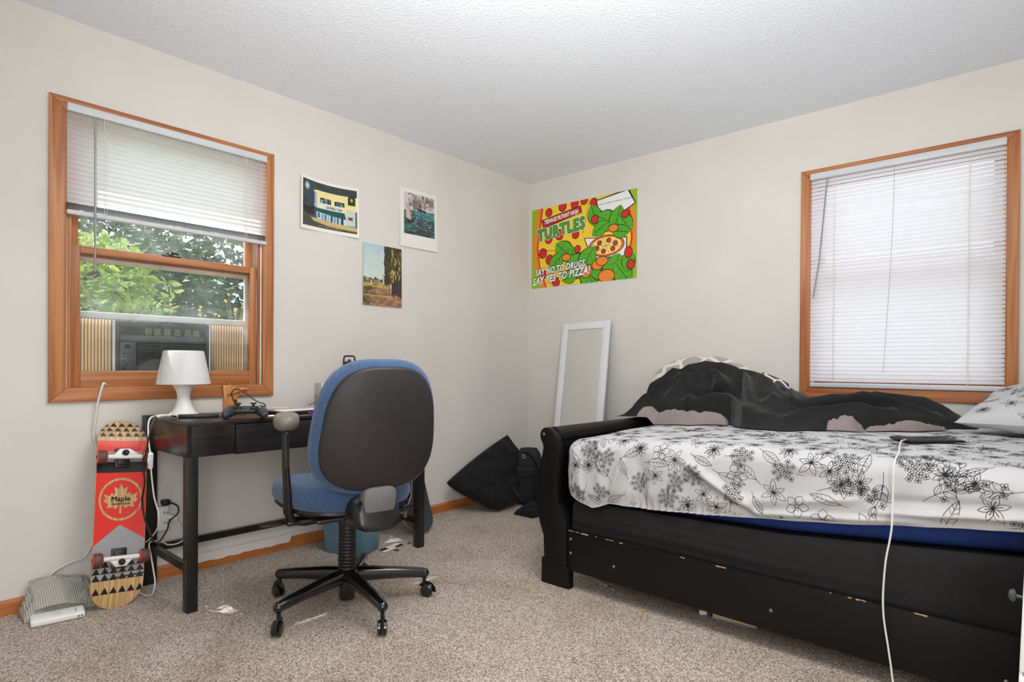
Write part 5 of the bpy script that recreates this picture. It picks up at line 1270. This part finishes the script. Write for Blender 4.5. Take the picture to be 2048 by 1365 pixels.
def SH(p, q):
    ex, ey = max(0.0, XE - p), max(0.0, YE - q); d = sqrt(ex * ex + ey * ey)
    bx_, by_ = max(p, XE), max(q, YE); top = zt(bx_) + 0.012 * sstep(-1.3, -0.9, by_)
    if d < 1e-9:
        e = min(1, min(bx_ - XE, by_ - YE) / 0.05)
        w = 0.006 * nz(bx_ * 7, by_ * 9, 1) + 0.008 * (1 - 2 * abs(nz(bx_ * 4 + 3, by_ * 6, 6))) * .6
        return Vector((bx_, by_, top + w * e))
    nx_, ny_ = -ex / d, -ey / d
    s_ = bx_ - (by_ - YE) - RR * atan2(ex, max(1e-9, ey)) * (1 if ex > 0 else 0)
    if d < RR * pi / 2: a = d / RR; hx, z = RR * sin(a), top - RR * (1 - cos(a))
    else: hx, z = RR, top - RR - (d - RR * pi / 2)
    k = sstep(0.02, 0.14, d)
    f = 0.012 * nz(s_ * 8, d * 3.5, 2) + 0.007 * (1 - 2 * abs(nz(s_ * 9 + d * 5, d * 3, 5))) + (1.35 * ridge(s_, d) if ey > 0 else 0) + 0.006
    hemd = dmax(bx_)
    el = sstep(hemd - 0.07, hemd, d)
    f += el * 0.0045 * sin(s_ * 210) * sstep(1.7, 1.78, s_) * (1 - sstep(2.1, 2.2, s_)) - el * 0.010
    return Vector((bx_ + nx_ * (hx + f * k), by_ + ny_ * (hx + f * k), z))
b = MB(); cols = []
for y in np.arange(-0.06, YE, -0.02): cols.append((XE, float(y), -1.0, 0.0))
for k in range(13): a = pi + k / 12 * pi / 2; cols.append((XE, YE, cos(a), sin(a)))
for x in np.arange(XE + 0.006, 3.34, 0.006): cols.append((float(x), YE, 0.0, -1.0))
NR = 64; vs = []; fs = []
for (px_, py_, nx_, ny_) in cols:
    xx = px_ + nx_ * 0.06 if nx_ else px_; D = dmax(px_ + nx_ * RR)
    for j in range(NR): d = max(1e-6, D * j / (NR - 1)); vs.append(SH(px_ + nx_ * d, py_ + ny_ * d) if j else SH(px_, py_))
for i in range(len(cols) - 1):
    for j in range(NR - 1): a = i * NR + j; fs.append([a, a + 1, a + NR + 1, a + NR])
b.add(vs, fs)
tx = np.arange(XE, 3.34, 0.012); ty = np.linspace(YE, -0.06, 90)
b.grid(lambda u, v: SH(float(lerp(XE, 3.338, u)), float(lerp(YE, -0.06, v))), 158, 100)
sheet = b

# pen-line flowers drawn into the cloth
def ribbon(mb, S, pts, w, mi):
    """S(p, q) -> point; pts flat coordinates in metres"""
    P = []
    for p in pts:
        if S(p[0], p[1]) is None: continue
        P.append(p)
    if len(P) < 2: return
    vs = []
    for i, (p, q) in enumerate(P):
        a = P[max(0, i - 1)]; c = P[min(len(P) - 1, i + 1)]; tx_, ty_ = c[0] - a[0], c[1] - a[1]; L = sqrt(tx_ * tx_ + ty_ * ty_) + 1e-9
        ox, oy = -ty_ / L * w / 2, tx_ / L * w / 2
        p1 = S(p + ox, q + oy, True); p2 = S(p - ox, q - oy, True)
        if p1 is None or p2 is None: return
        vs += [p1, p2]
    mb.add(vs, [[2 * i, 2 * i + 1, 2 * i + 3, 2 * i + 2] for i in range(len(P) - 1)], mi)
def petal(L, w, n=7, pw=0.8):
    up = [(L * t, w * sin(pi * t) ** pw * (1.15 - .3 * t)) for t in np.linspace(0, 1, n)]
    return up + [(x, -y) for x, y in up[::-1]]
def xf(pts, c, r, s=1.0): return [(c[0] + s * (x * cos(r) - y * sin(r)), c[1] + s * (x * sin(r) + y * cos(r))) for x, y in pts]
def m_star(c, R_, r, rn):
    out = []
    for k in range(6):
        a = r + k * pi / 3 + rn.uniform(-.12, .12); L = R_ * rn.uniform(.85, 1.1)
        out.append((xf(petal(L, L * .20), c, a), .0016)); out.append((xf([(0, 0), (L * .55, 0)], c, a), .0022))
    return out
def m_daisy(c, R_, r, rn):
    out = []
    for lay, n, s_ in ((0, 9, 1.0), (1, 8, .72)):
        for k in range(n): out.append((xf(petal(R_ * s_, R_ * .16 * s_ + .001, 6), c, r + lay * .3 + k * 2 * pi / n), .0014))
    out.append(([(c[0] + R_ * .16 * cos(t), c[1] + R_ * .16 * sin(t)) for t in np.linspace(0, 2 * pi, 9)], .003)); return out
def m_round(c, R_, r, rn):
    out = [([(c[0] + R_ * .14 * cos(t), c[1] + R_ * .14 * sin(t)) for t in np.linspace(0, 2 * pi, 9)], .0016)]
    for k in range(5):
        a = r + k * 2 * pi / 5; out.append((xf([(.14 * R_ + x * .86, y) for x, y in petal(R_, R_ * .36, 9, .6)], c, a), .0016)); out.append((xf([(.2 * R_, 0), (.5 * R_, .02 * R_)], c, a), .0013))
    return out
def m_leaf(c, L, r, rn):
    w = L * rn.uniform(.14, .2); bend = rn.uniform(-.25, .25)
    bnd = lambda pts: [(x, y + bend * L * (x / L) * (1 - x / L)) for x, y in pts]
    out = [(xf(bnd(petal(L, w, 12, .9)), c, r), .0016), (xf(bnd([(x, 0) for x in np.linspace(-.25 * L, L * .95, 9)]), c, r), .0017)]
    for t in (.25, .4, .55, .7):
        for sg in (1, -1): out.append((xf(bnd([(t * L, 0), ((t + .12) * L, sg * w * .75)]), c, r), .0011))
    return out
def m_cluster(c, R_, r, rn):
    out = []
    pts = [(0, 0)] + [(R_ * .55 * cos(k * pi / 3 + r), R_ * .55 * sin(k * pi / 3 + r)) for k in range(6)] + [(R_ * cos(k * pi / 4.5 + r), R_ * sin(k * pi / 4.5 + r)) for k in range(9) if rn.random() < .7]
    for px_, py_ in pts:
        q = (c[0] + px_, c[1] + py_); a0 = rn.uniform(0, 1.5)
        for k in range(4): out.append((xf(petal(.0105, .0042, 6, .5), q, a0 + k * pi / 2), .0014))
        out.append((xf([(-.0016, 0), (.0016, 0)], q, a0), .003))
    out.append(([(c[0], c[1]), (c[0] + 1.9 * R_ * cos(r), c[1] + 1.9 * R_ * sin(r))], .0014)); return out
def m_sprig(c, L, r, rn):
    out = [(xf([(x, .12 * L * sin(x / L * 2.6)) for x in np.linspace(0, L, 10)], c, r), .0016)]
    for t in (.35, .55, .75, 1.0):
        for sg in (1, -1):
            q = xf([(t * L, .12 * L * sin(t * 2.6))], c, r)[0]; a = r + sg * rn.uniform(.4, .9) * (0.3 if t == 1 else 1)
            if rn.random() < .45: out.append((xf(petal(L * .34, L * .07, 8), q, a), .0015)); out.append((xf([(0, 0), (L * .28, 0)], q, a), .0012))
            else:
                e = xf([(L * .22, 0)], q, a)[0]; out.append(([q, e], .0012))
                for k in range(4): out.append((xf(petal(.011, .0042, 6, .5), e, a + k * pi / 2), .0014))
    return out
def flowers(mb, S, region, gap, seed, mi=1, n_try=5000, scale=1.0):
    rn = random.Random(seed); done = []
    for _ in range(n_try):
        c = (rn.uniform(region[0], region[1]), rn.uniform(region[2], region[3]))
        if any((c[0] - a) ** 2 + (c[1] - b_) ** 2 < (gap * rn.uniform(.9, 1.25)) ** 2 for a, b_ in done): continue
        done.append(c); r = rn.uniform(0, 2 * pi); k = rn.random()
        if k < .30: g = m_star(c, .043 * rn.uniform(.8, 1.15) * scale, r, rn)
        elif k < .42: g = m_daisy(c, .036 * scale, r, rn)
        elif k < .52: g = m_round(c, .038 * scale, r, rn)
        elif k < .70: g = m_leaf(c, .085 * rn.uniform(.8, 1.25) * scale, r, rn)
        elif k < .86: g = m_cluster(c, .034 * scale, r, rn)
        else: g = m_sprig(c, .11 * scale, r, rn)
        for pts, w in g: ribbon(mb, S, pts, w * 0.8, mi)
def surf_off(F, eps, h):
    def S(p, q, off=False):
        a = F(p, q)
        if a is None or not off: return a
        b1 = F(p + eps, q); b2 = F(p, q + eps)
        if b1 is None or b2 is None: return None
        n = (b1 - a).cross(b2 - a)
        return a + n.normalized() * h if n.length > 1e-12 else a
    return S
def SHc(p, q):
    ex, ey = max(0.0, XE - p), max(0.0, YE - q); d = sqrt(ex * ex + ey * ey)
    if d > dmax(max(p, 1.41)) - 0.006 or p > 3.33 or q > -0.07: return None
    return SH(p, q)
flowers(sheet, surf_off(SHc, 0.002, 0.0011), (1.30, 3.32, -1.70, -0.45), 0.058, 11, n_try=12000)
so = sheet.build('floral_sheet', [M['sheet'], M['ink']], sharp=0, recalc=False)
tag(so, 'white fitted sheet with black line-drawn flowers, pulled loose over the mattress', 'sheet')

# ------------------------------------------------------------------ comforter
yf = table([1.27, 1.36, 1.45, 1.6, 1.75, 1.86, 1.98, 2.16, 2.30, 2.45, 2.60, 2.72, 2.80], [-0.80, -0.74, -0.66, -0.66, -0.66, -0.68, -0.86, -0.88, -0.80, -0.72, -0.60, -0.40, -0.30])
yb = table([1.27, 1.5, 1.95, 2.05, 2.8], [-0.42, -0.25, -0.25, -0.12, -0.10])
tp = table([1.27, 1.295, 1.32, 1.35, 1.39, 1.45, 1.52, 1.62, 1.72, 1.82, 1.90, 1.98, 2.05, 2.12, 2.17, 2.23, 2.35, 2.44, 2.53, 2.62, 2.68, 2.73, 2.77, 2.80],
           [0.71, 0.755, 0.80, 0.850, 0.898, 0.942, 0.970, 0.988, 0.984, 0.966, 0.940, 0.905, 0.872, 0.858, 0.836, 0.842, 0.846, 0.864, 0.850, 0.830, 0.806, 0.775, 0.742, 0.72])
NU, NV = 360, 180
FOLDS = [([(1.32, .30), (1.44, .50), (1.60, .58), (1.75, .52), (1.84, .36)], .030, .030), ([(1.48, .10), (1.56, .30), (1.68, .38), (1.79, .30), (1.86, .14)], .034, .034),
         ([(1.34, .08), (1.40, .24), (1.50, .38)], .026, .026), ([(1.60, .64), (1.78, .54), (1.93, .36), (2.00, .14)], .030, .028), ([(1.72, .66), (1.90, .58), (2.03, .42), (2.10, .16)], .034, .032),
         ([(1.55, .04), (1.72, .14), (1.90, .12), (2.10, .06)], .030, .030), ([(2.10, .52), (2.30, .46), (2.48, .54), (2.70, .38)], .036, .034), ([(2.04, .22), (2.24, .32), (2.45, .30), (2.66, .16)], .030, .028),
         ([(2.14, .07), (2.30, .17), (2.52, .13)], .026, .024), ([(2.28, .64), (2.44, .52), (2.62, .44)], .024, .024), ([(1.42, .62), (1.50, .44), (1.60, .24), (1.62, .07)], .022, .024), ([(2.10, .75), (2.10, .48), (2.17, .26)], .026, .022),
         ([(1.64, .44), (1.70, .30), (1.70, .18)], -.020, .022), ([(1.52, .52), (1.58, .42), (1.66, .46)], -.022, .020), ([(1.82, .48), (1.88, .30), (1.90, .20)], -.018, .022), ([(2.35, .40), (2.50, .42), (2.62, .30)], -.018, .018),
         ([(1.30, .45), (1.36, .36), (1.42, .14)], -.018, .018), ([(2.2, .24), (2.38, .24), (2.55, .20)], -.016, .016), ([(1.95, .62), (2.02, .55), (2.06, .66)], -.018, .016), ([(1.60, .14), (1.75, .22), (1.88, .20)], -.020, .018)]
gu, gv = np.meshgrid(np.linspace(0, 1, NU), np.linspace(0, 1, NV)); gx_ = 1.27 + 1.53 * gu; FF = np.zeros_like(gu)
wob = np.array([[0.016 * nz(float(x) * 9, float(v) * 5, 2.2) for x in gx_[0]] for v in gv[:, 0]])
for pts, a, w in FOLDS:
    P = [(p.x, p.y * .62) for p in spline([(x, v, 0) for x, v in pts], 5)]; best = np.full(gu.shape, 9.0); sgn = np.zeros_like(gu); tt = np.zeros_like(gu)
    for i, ((x0, y0), (x1, y1)) in enumerate(zip(P[:-1], P[1:])):
        dx, dy = x1 - x0, y1 - y0; X_ = gx_ + wob - x0; Y_ = gv * .62 + wob - y0; t = np.clip((X_ * dx + Y_ * dy) / (dx * dx + dy * dy), 0, 1)
        d = np.sqrt((X_ - t * dx) ** 2 + (Y_ - t * dy) ** 2); m_ = d < best; best[m_] = d[m_]; sgn[m_] = np.sign(dx * Y_ - dy * X_)[m_]; tt[m_] = ((i + t) / (len(P) - 1))[m_]
    s_ = best / w * sgn
    FF += a * (np.exp(-np.abs(s_) ** 1.5) - 0.45 * np.exp(-(s_ - 1.6) ** 2)) * np.clip(np.sin(np.pi * (0.12 + .76 * tt)), 0, 1)
def top_of(x, y): return 0.712 if x < 1.43 else max(SH(max(x, XE + .001), max(y, YE + .001)).z + 0.005, 0.712 - (x - 1.43) if x < 1.50 else 0)
def duv(u, v):
    x = lerp(1.27, 2.80, u); ya, yc = yf(x), yb(x); y = lerp(ya, yc, v)
    base = top_of(x, y); h = tp(x) - base
    pk = 0.66 if x < 2.0 else lerp(0.66, 0.5, min(1, (x - 2.0) / .15))
    if v < pk: pr = sin(v / pk * pi / 2) ** 0.74
    else: pr = 1 - 0.40 * sstep(pk, 1.0, v) ** 1.2
    e = max(0, min(1, v / 0.09, (1 - v) / 0.10, u / 0.03, (1 - u) / 0.035)) ** .5
    f = FF[min(NV - 1, int(round(v * (NV - 1)))), min(NU - 1, int(round(u * (NU - 1))))]
    f += 0.012 * nz(x * 4.3, y * 4.9, 1.1) + 0.006 * (1 - 2 * abs(nz(x * 8.5 + 2 * y, y * 7.5 - x, 4.4)))
    damp = 1.0 - 0.8 * sstep(pk - 0.14, pk + .05, v)
    z = base + e * (h * pr + f * damp * min(1, h / 0.10))
    push = -f * 0.9 * sstep(0, .1, v) * (1 - sstep(.3, .6, v)) + 0.03 * nz(x * 4.2 + 2, 3.3, v * 2.0) * (1 - v) ** 1.5
    return (x, y + push, max(top_of(x, y + push), z))
b = MB(); b.grid(duv, NU, NV)
dv = tag(b.build('comforter', M['duvet'], sharp=0), 'charcoal comforter heaped against the wall on the bed', 'comforter')
def strip(pts, wd_, hg, n=46, m_=26, seed=0.0):
    P = spline([(x, y, 0) for x, y in pts], 12); b = MB(); N = len(P)
    def fn(u, v):
        i = min(N - 1, int(u * (N - 1))); p = P[i]; tg = (P[min(N - 1, i + 1)] - P[max(0, i - 1)]).normalized(); nn = Vector((-tg.y, tg.x, 0))
        w = wd_ * (0.55 + 0.45 * sin(pi * u)); e = sqrt(max(0, sin(pi * v))) * min(1, u / .08, (1 - u) / .08) ** .5 if 0 < u < 1 else 0
        q = p + nn * (v - .5) * w * 2
        z = top_of(q.x, q.y) + e * (hg * (0.45 + 0.5 * nz(u * 3 + seed, v * .6, 2) + .5 * sin(pi * u) ** 2) + 0.014 * (1 - 2 * abs(nz(u * 7 + v + seed, v * 2.4 - u * 3, 5))) * min(1, 5 * v * (1 - v)))
        return (q.x, q.y, z)
    b.grid(fn, N, m_); return b
strip([(1.36, -0.70), (1.45, -0.67), (1.55, -0.68), (1.63, -0.71), (1.70, -0.72), (1.78, -0.71), (1.86, -0.69)], 0.055, 0.060, seed=1.0).build('turned_lining', M['mauve'], dv, sharp=0)
strip([(2.33, -0.815), (2.37, -0.80), (2.42, -0.785), (2.45, -0.76)], 0.038, 0.050, seed=4.0).build('turned_lining', M['mauve'], dv, sharp=0)
strip([(2.46, -0.735), (2.55, -0.665), (2.63, -0.585), (2.70, -0.47)], 0.030, 0.026, seed=7.0).build('turned_lining', M['mauve'], dv, sharp=0)

# ------------------------------------------------------------------ pillows on the bed
def lattice_mat(name, a, b_, sc):
    m, nt, b = new_mat(name); v = coords(nt, (1, 1, 1))
    vo = nd(nt, 'ShaderNodeTexVoronoi', feature='DISTANCE_TO_EDGE', i_Scale=sc); nt.links.new(v, vo.inputs['Vector'])
    nt.links.new(ramp(nt, vo.outputs['Distance'], [(0.085, a), (0.11, b_)]), b.inputs['Base Color']); b.inputs['Roughness'].default_value = 0.9; return m
S, b = cushion([(1.22, -0.165, 0.80), (1.72, -0.165, 0.80), (1.66, -0.085, 1.005), (1.26, -0.085, 1.005)], 0.055, pinch=-0.42, wr=0.004, seed=5)
tag(b.build('bed_pillow', lattice_mat('grey_white_print', (226, 224, 218), (172, 166, 158), 9.0), merge=True), 'grey pillow with a white branching print behind the comforter', 'pillow')
S, b = cushion([(1.80, -0.17, 0.745), (2.00, -0.17, 0.745), (1.96, -0.10, 0.895), (1.82, -0.10, 0.955)], 0.045, pinch=-0.05, wr=0.004, seed=6)
tag(b.build('bed_pillow', lattice_mat('dark_white_print', (226, 224, 220), (70, 68, 70), 16.0), merge=True), 'dark pillow with a white print, almost hidden by the comforter', 'pillow')
FC = [(2.745, -0.60, 0.765), (3.27, -0.86, 0.775), (3.30, -0.16, 0.95), (2.86, -0.12, 0.875)]
S, b = cushion(FC, 0.062, nu=70, nv=70, pinch=0.05, wr=0.012, seed=9, power=0.5)
def FP(p, q):
    u, v = p / 0.60, q / 0.68
    if not (0.02 < u < .98 and 0.02 < v < .98): return None
    return S(u, v, 1)
flowers(b, surf_off(FP, 0.003, 0.0022), (0.02, 0.58, 0.02, 0.66), 0.095, 21)
tag(b.build('floral_pillow', [M['sheet'], M['ink']], merge=False), 'white pillow with black line-drawn flowers at the head of the bed', 'pillow')
tb = thing('tablet', 'thin black tablet lying on the sheet beside the floral pillow', 'tablet', (2.70, -0.985, 0.71))
tm = T(2.700, -0.985, 0.7225) @ RZ(radians(41))
b = MB(); b.box((-0.095, -0.062, 0), (0.095, 0.062, 0.008), bev=0.003, m=tm); b.build('case', M['black'], tb)
b = MB(); b.box((-0.089, -0.056, 0.0081), (0.089, 0.056, 0.0086), m=tm); b.build('screen', M['gloss'], tb, smooth=False)
b = MB(); b.tube(spline([(2.650, -1.06, 0.728), (2.645, -1.12, 0.728), (2.655, -1.22, 0.724), (2.672, -1.34, 0.722), (2.678, -1.395, 0.717), (2.678, -1.450, 0.700), (2.677, -1.466, 0.66), (2.676, -1.468, 0.58), (2.675, -1.474, 0.508), (2.670, -1.474, 0.462), (2.660, -1.472, 0.399), (2.655, -1.47, 0.336), (2.653, -1.47, 0.275), (2.656, -1.47, 0.214), (2.667, -1.472, 0.141), (2.676, -1.476, 0.083), (2.684, -1.482, 0.033), (2.70, -1.50, 0.007), (2.74, -1.56, 0.006)], 8), 0.0028, 8)
tag(b.build('charging_cable', M['cordwhite']), 'white charging cable hanging down the front of the bed', 'cable')

# under the bed
bk = thing('book', 'small teal-edged book lying under the side rail of the bed', 'book', (2.15, -1.26, 0))
bkm_ = T(2.13, -1.265, 0) @ RZ(0.12)
b = MB(); b.box((-0.085, -0.055, 0.002), (0.085, 0.055, 0.006), m=bkm_); b.box((-0.085, -0.055, 0.030), (0.085, 0.055, 0.033), m=bkm_); b.build('cover', M['bin'], bk, smooth=False)
b = MB(); b.box((-0.08, -0.05, 0.006), (0.08, 0.05, 0.030), m=bkm_); b.build('pages', mat('tan_pages', (206, 172, 132), 0.8), bk, smooth=False)
def bit(name, x, y, w, l, h, lab, m_, rz=0.3):
    b = MB(); b.box((-w / 2, -l / 2, 0.002), (w / 2, l / 2, h), bev=min(w, l, h) * .2, m=T(x, y, 0) @ RZ(rz)); tag(b.build(name, m_), lab, 'litter')
bit('paper_scrap', 2.005, -1.30, .03, .05, .02, 'grey paper scrap beside the book under the bed', M['paper'], .5)
bit('pencil_stub', 1.52, -1.30, .10, .008, .009, 'thin tan stub under the bed near the footboard', M['chip'], -.35)
bit('paper_scrap', 1.60, -1.33, .035, .012, .008, 'pale scrap under the bed close to the footboard', M['chip'], -.5)
bit('wood_flake', 1.82, -1.44, .022, .007, .005, 'tiny tan flake on the carpet in front of the side rail', M['chip'], .1)

# ------------------------------------------------------------------ white cabinet at the edge of the photo
ns = thing('nightstand', 'white bedside cabinet with a metal knob, at the head end of the bed', 'nightstand', (3.18, -1.67, 0))
nm = T(2.982, -1.67, 0) @ RY(0.030)
b = MB(); b.box((0.0, -0.165, 0.05), (0.38, 0.165, 0.555), bev=0.004, m=nm); b.build('cabinet_body', M['white'], ns)
b = MB(); b.box((-0.012, -0.155, 0.30), (-0.001, 0.155, 0.53), bev=0.003, m=nm); dw = b.build('drawer', M['white'], ns)
b = MB(); b.box((-0.012, -0.155, 0.07), (-0.001, 0.155, 0.29), bev=0.003, m=nm); b.build('door', M['white'], ns)
b = MB(); b.lathe([(0.0045, 0), (0.0045, 0.014), (0.0135, 0.017), (0.016, 0.022), (0.012, 0.028), (0, 0.030)], 20, m=nm @ frame((-0.012, 0.03, 0.415), (0, 1, 0), (0, 0, 1), (-1, 0, 0))); b.build('knob', M['bolt'], dw)
for x in (0.02, 0.36):
    for y in (-0.145, 0.145):
        b = MB(); b.box((x - .018, y - .018, 0.002), (x + .018, y + .018, 0.05), m=T(2.982, -1.67, 0)); b.build('foot', M['white'], ns, smooth=False)

# ------------------------------------------------------------------ outside
b = MB(); b.box((-30, -20, -0.9), (-0.6, 20, -0.6)); struct(b.build('ground', M['grass'], smooth=False), 'lawn outside the desk window')
b = MB(); b.box((-0.6, 0.8, -0.9), (20, 20, -0.6)); struct(b.build('ground', M['gravel'], smooth=False), 'unseen pale gravel added outside the bed window')  # unseen ground, kept pale and neutral so no green tints the blind
def leaves(mb, cen, rad, n, size, seed, shell=0.35, droop=0.3):
    rn = random.Random(seed)
    for _ in range(n):
        while True:
            d = Vector((rn.uniform(-1, 1), rn.uniform(-1, 1), rn.uniform(-1, 1)))
            if shell < d.length < 1: break
        lump_ = 1 + .22 * nz(d.x * 2.5 + seed, d.y * 2.5, d.z * 2.5)
        p = Vector((cen[0] + d.x * rad[0] * lump_, cen[1] + d.y * rad[1] * lump_, cen[2] + d.z * rad[2] * lump_))
        ax = Vector((rn.gauss(0, 1), rn.gauss(0, 1), rn.gauss(0, .6) - droop)).normalized(); sd = ax.cross(Vector((rn.gauss(0, 1), rn.gauss(0, 1), rn.gauss(0, 1)))).normalized()
        s_ = size * rn.uniform(.6, 1.3); up = ax.cross(sd) * s_ * .12
        mb.add([p, p + ax * s_ * .28 + sd * s_ * .20 + up, p + ax * s_ * .62 + sd * s_ * .19 + up, p + ax * s_, p + ax * s_ * .62 - sd * s_ * .19 + up, p + ax * s_ * .28 - sd * s_ * .20 + up], [[0, 1, 2, 3, 4, 5]])
def tree(name, label, cen, rad, n, size, m_, seed, trunk=True, gx_=None):
    root = thing(name, label, 'tree' if 'tree' in name else 'bush', (cen[0], cen[1], -0.6))
    b = MB(); leaves(b, cen, rad, n, size, seed); b.build('foliage', m_, root, smooth=False)
    b = MB(); b.tube([(cen[0], cen[1], -0.6), (cen[0] + .05, cen[1] - .03, cen[2] - rad[2] * .3), (cen[0], cen[1] + .08, cen[2] + rad[2] * .5)], [0.09, 0.06, 0.02], 8)
    rn = random.Random(seed)
    for _ in range(7):
        a = rn.uniform(0, 2 * pi); z = cen[2] + rad[2] * rn.uniform(-.4, .3)
        b.tube([(cen[0], cen[1], z), (cen[0] + cos(a) * rad[0] * .7, cen[1] + sin(a) * rad[1] * .7, z + rad[2] * .35)], [0.03, 0.008], 6)
    b.build('trunk', M['bark'], root)
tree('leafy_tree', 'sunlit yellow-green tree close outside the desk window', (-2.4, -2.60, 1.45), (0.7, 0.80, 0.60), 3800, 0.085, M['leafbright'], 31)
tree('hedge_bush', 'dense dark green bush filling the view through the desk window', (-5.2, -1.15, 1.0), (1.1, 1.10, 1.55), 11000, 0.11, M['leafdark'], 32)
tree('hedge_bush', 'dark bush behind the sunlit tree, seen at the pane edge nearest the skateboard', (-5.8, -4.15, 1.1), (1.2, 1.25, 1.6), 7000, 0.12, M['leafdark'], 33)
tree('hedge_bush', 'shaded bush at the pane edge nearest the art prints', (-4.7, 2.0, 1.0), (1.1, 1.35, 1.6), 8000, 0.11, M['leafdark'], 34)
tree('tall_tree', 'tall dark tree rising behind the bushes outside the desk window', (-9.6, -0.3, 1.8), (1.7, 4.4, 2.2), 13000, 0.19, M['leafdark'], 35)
for k, (x, y, hts, lab) in enumerate(((-0.95, -1.86, (1.43, 1.40, 1.38, 1.33, 1.31, 1.30, 1.35, 1.28), 'tall yellow-flowered weed outside, nearest the window jamb'), (-0.95, -2.06, (1.32, 1.34, 1.29, 1.285, 1.28), 'yellow-flowered weed outside above the air conditioner'), (-0.95, -2.26, (1.325, 1.33, 1.29), 'short yellow-flowered weed outside behind the lower pane'))):
    wt = thing('flowering_weed', lab, 'flower', (x, y, -0.6), group='yellow-flowered weeds outside'); rn = random.Random(50 + k)
    b = MB(); tips = []
    for h_ in hts:
        t = Vector((x + rn.uniform(-.1, .1), y + rn.uniform(-.085, .085), h_)); tips.append(t)
        b.tube(spline([(x + rn.uniform(-.02, .02), y + rn.uniform(-.02, .02), -0.6), (x, y, 0.6), tuple((Vector((x, y, 1.0)) + t) / 2), tuple(t)], 5), 0.0028, 5)
    b.build('stem', M['stemgreen'], wt)
    for t in tips:
        b = MB()
        for q in range(9): a = q * 2 * pi / 9; b.sphere((t.x + .005 * cos(a), t.y + .005 * sin(a), t.z + .004), (.004, .004, .006), 6)
        b.sphere(t, .0055, 8); b.build('flower_head', M['yellow'], wt)
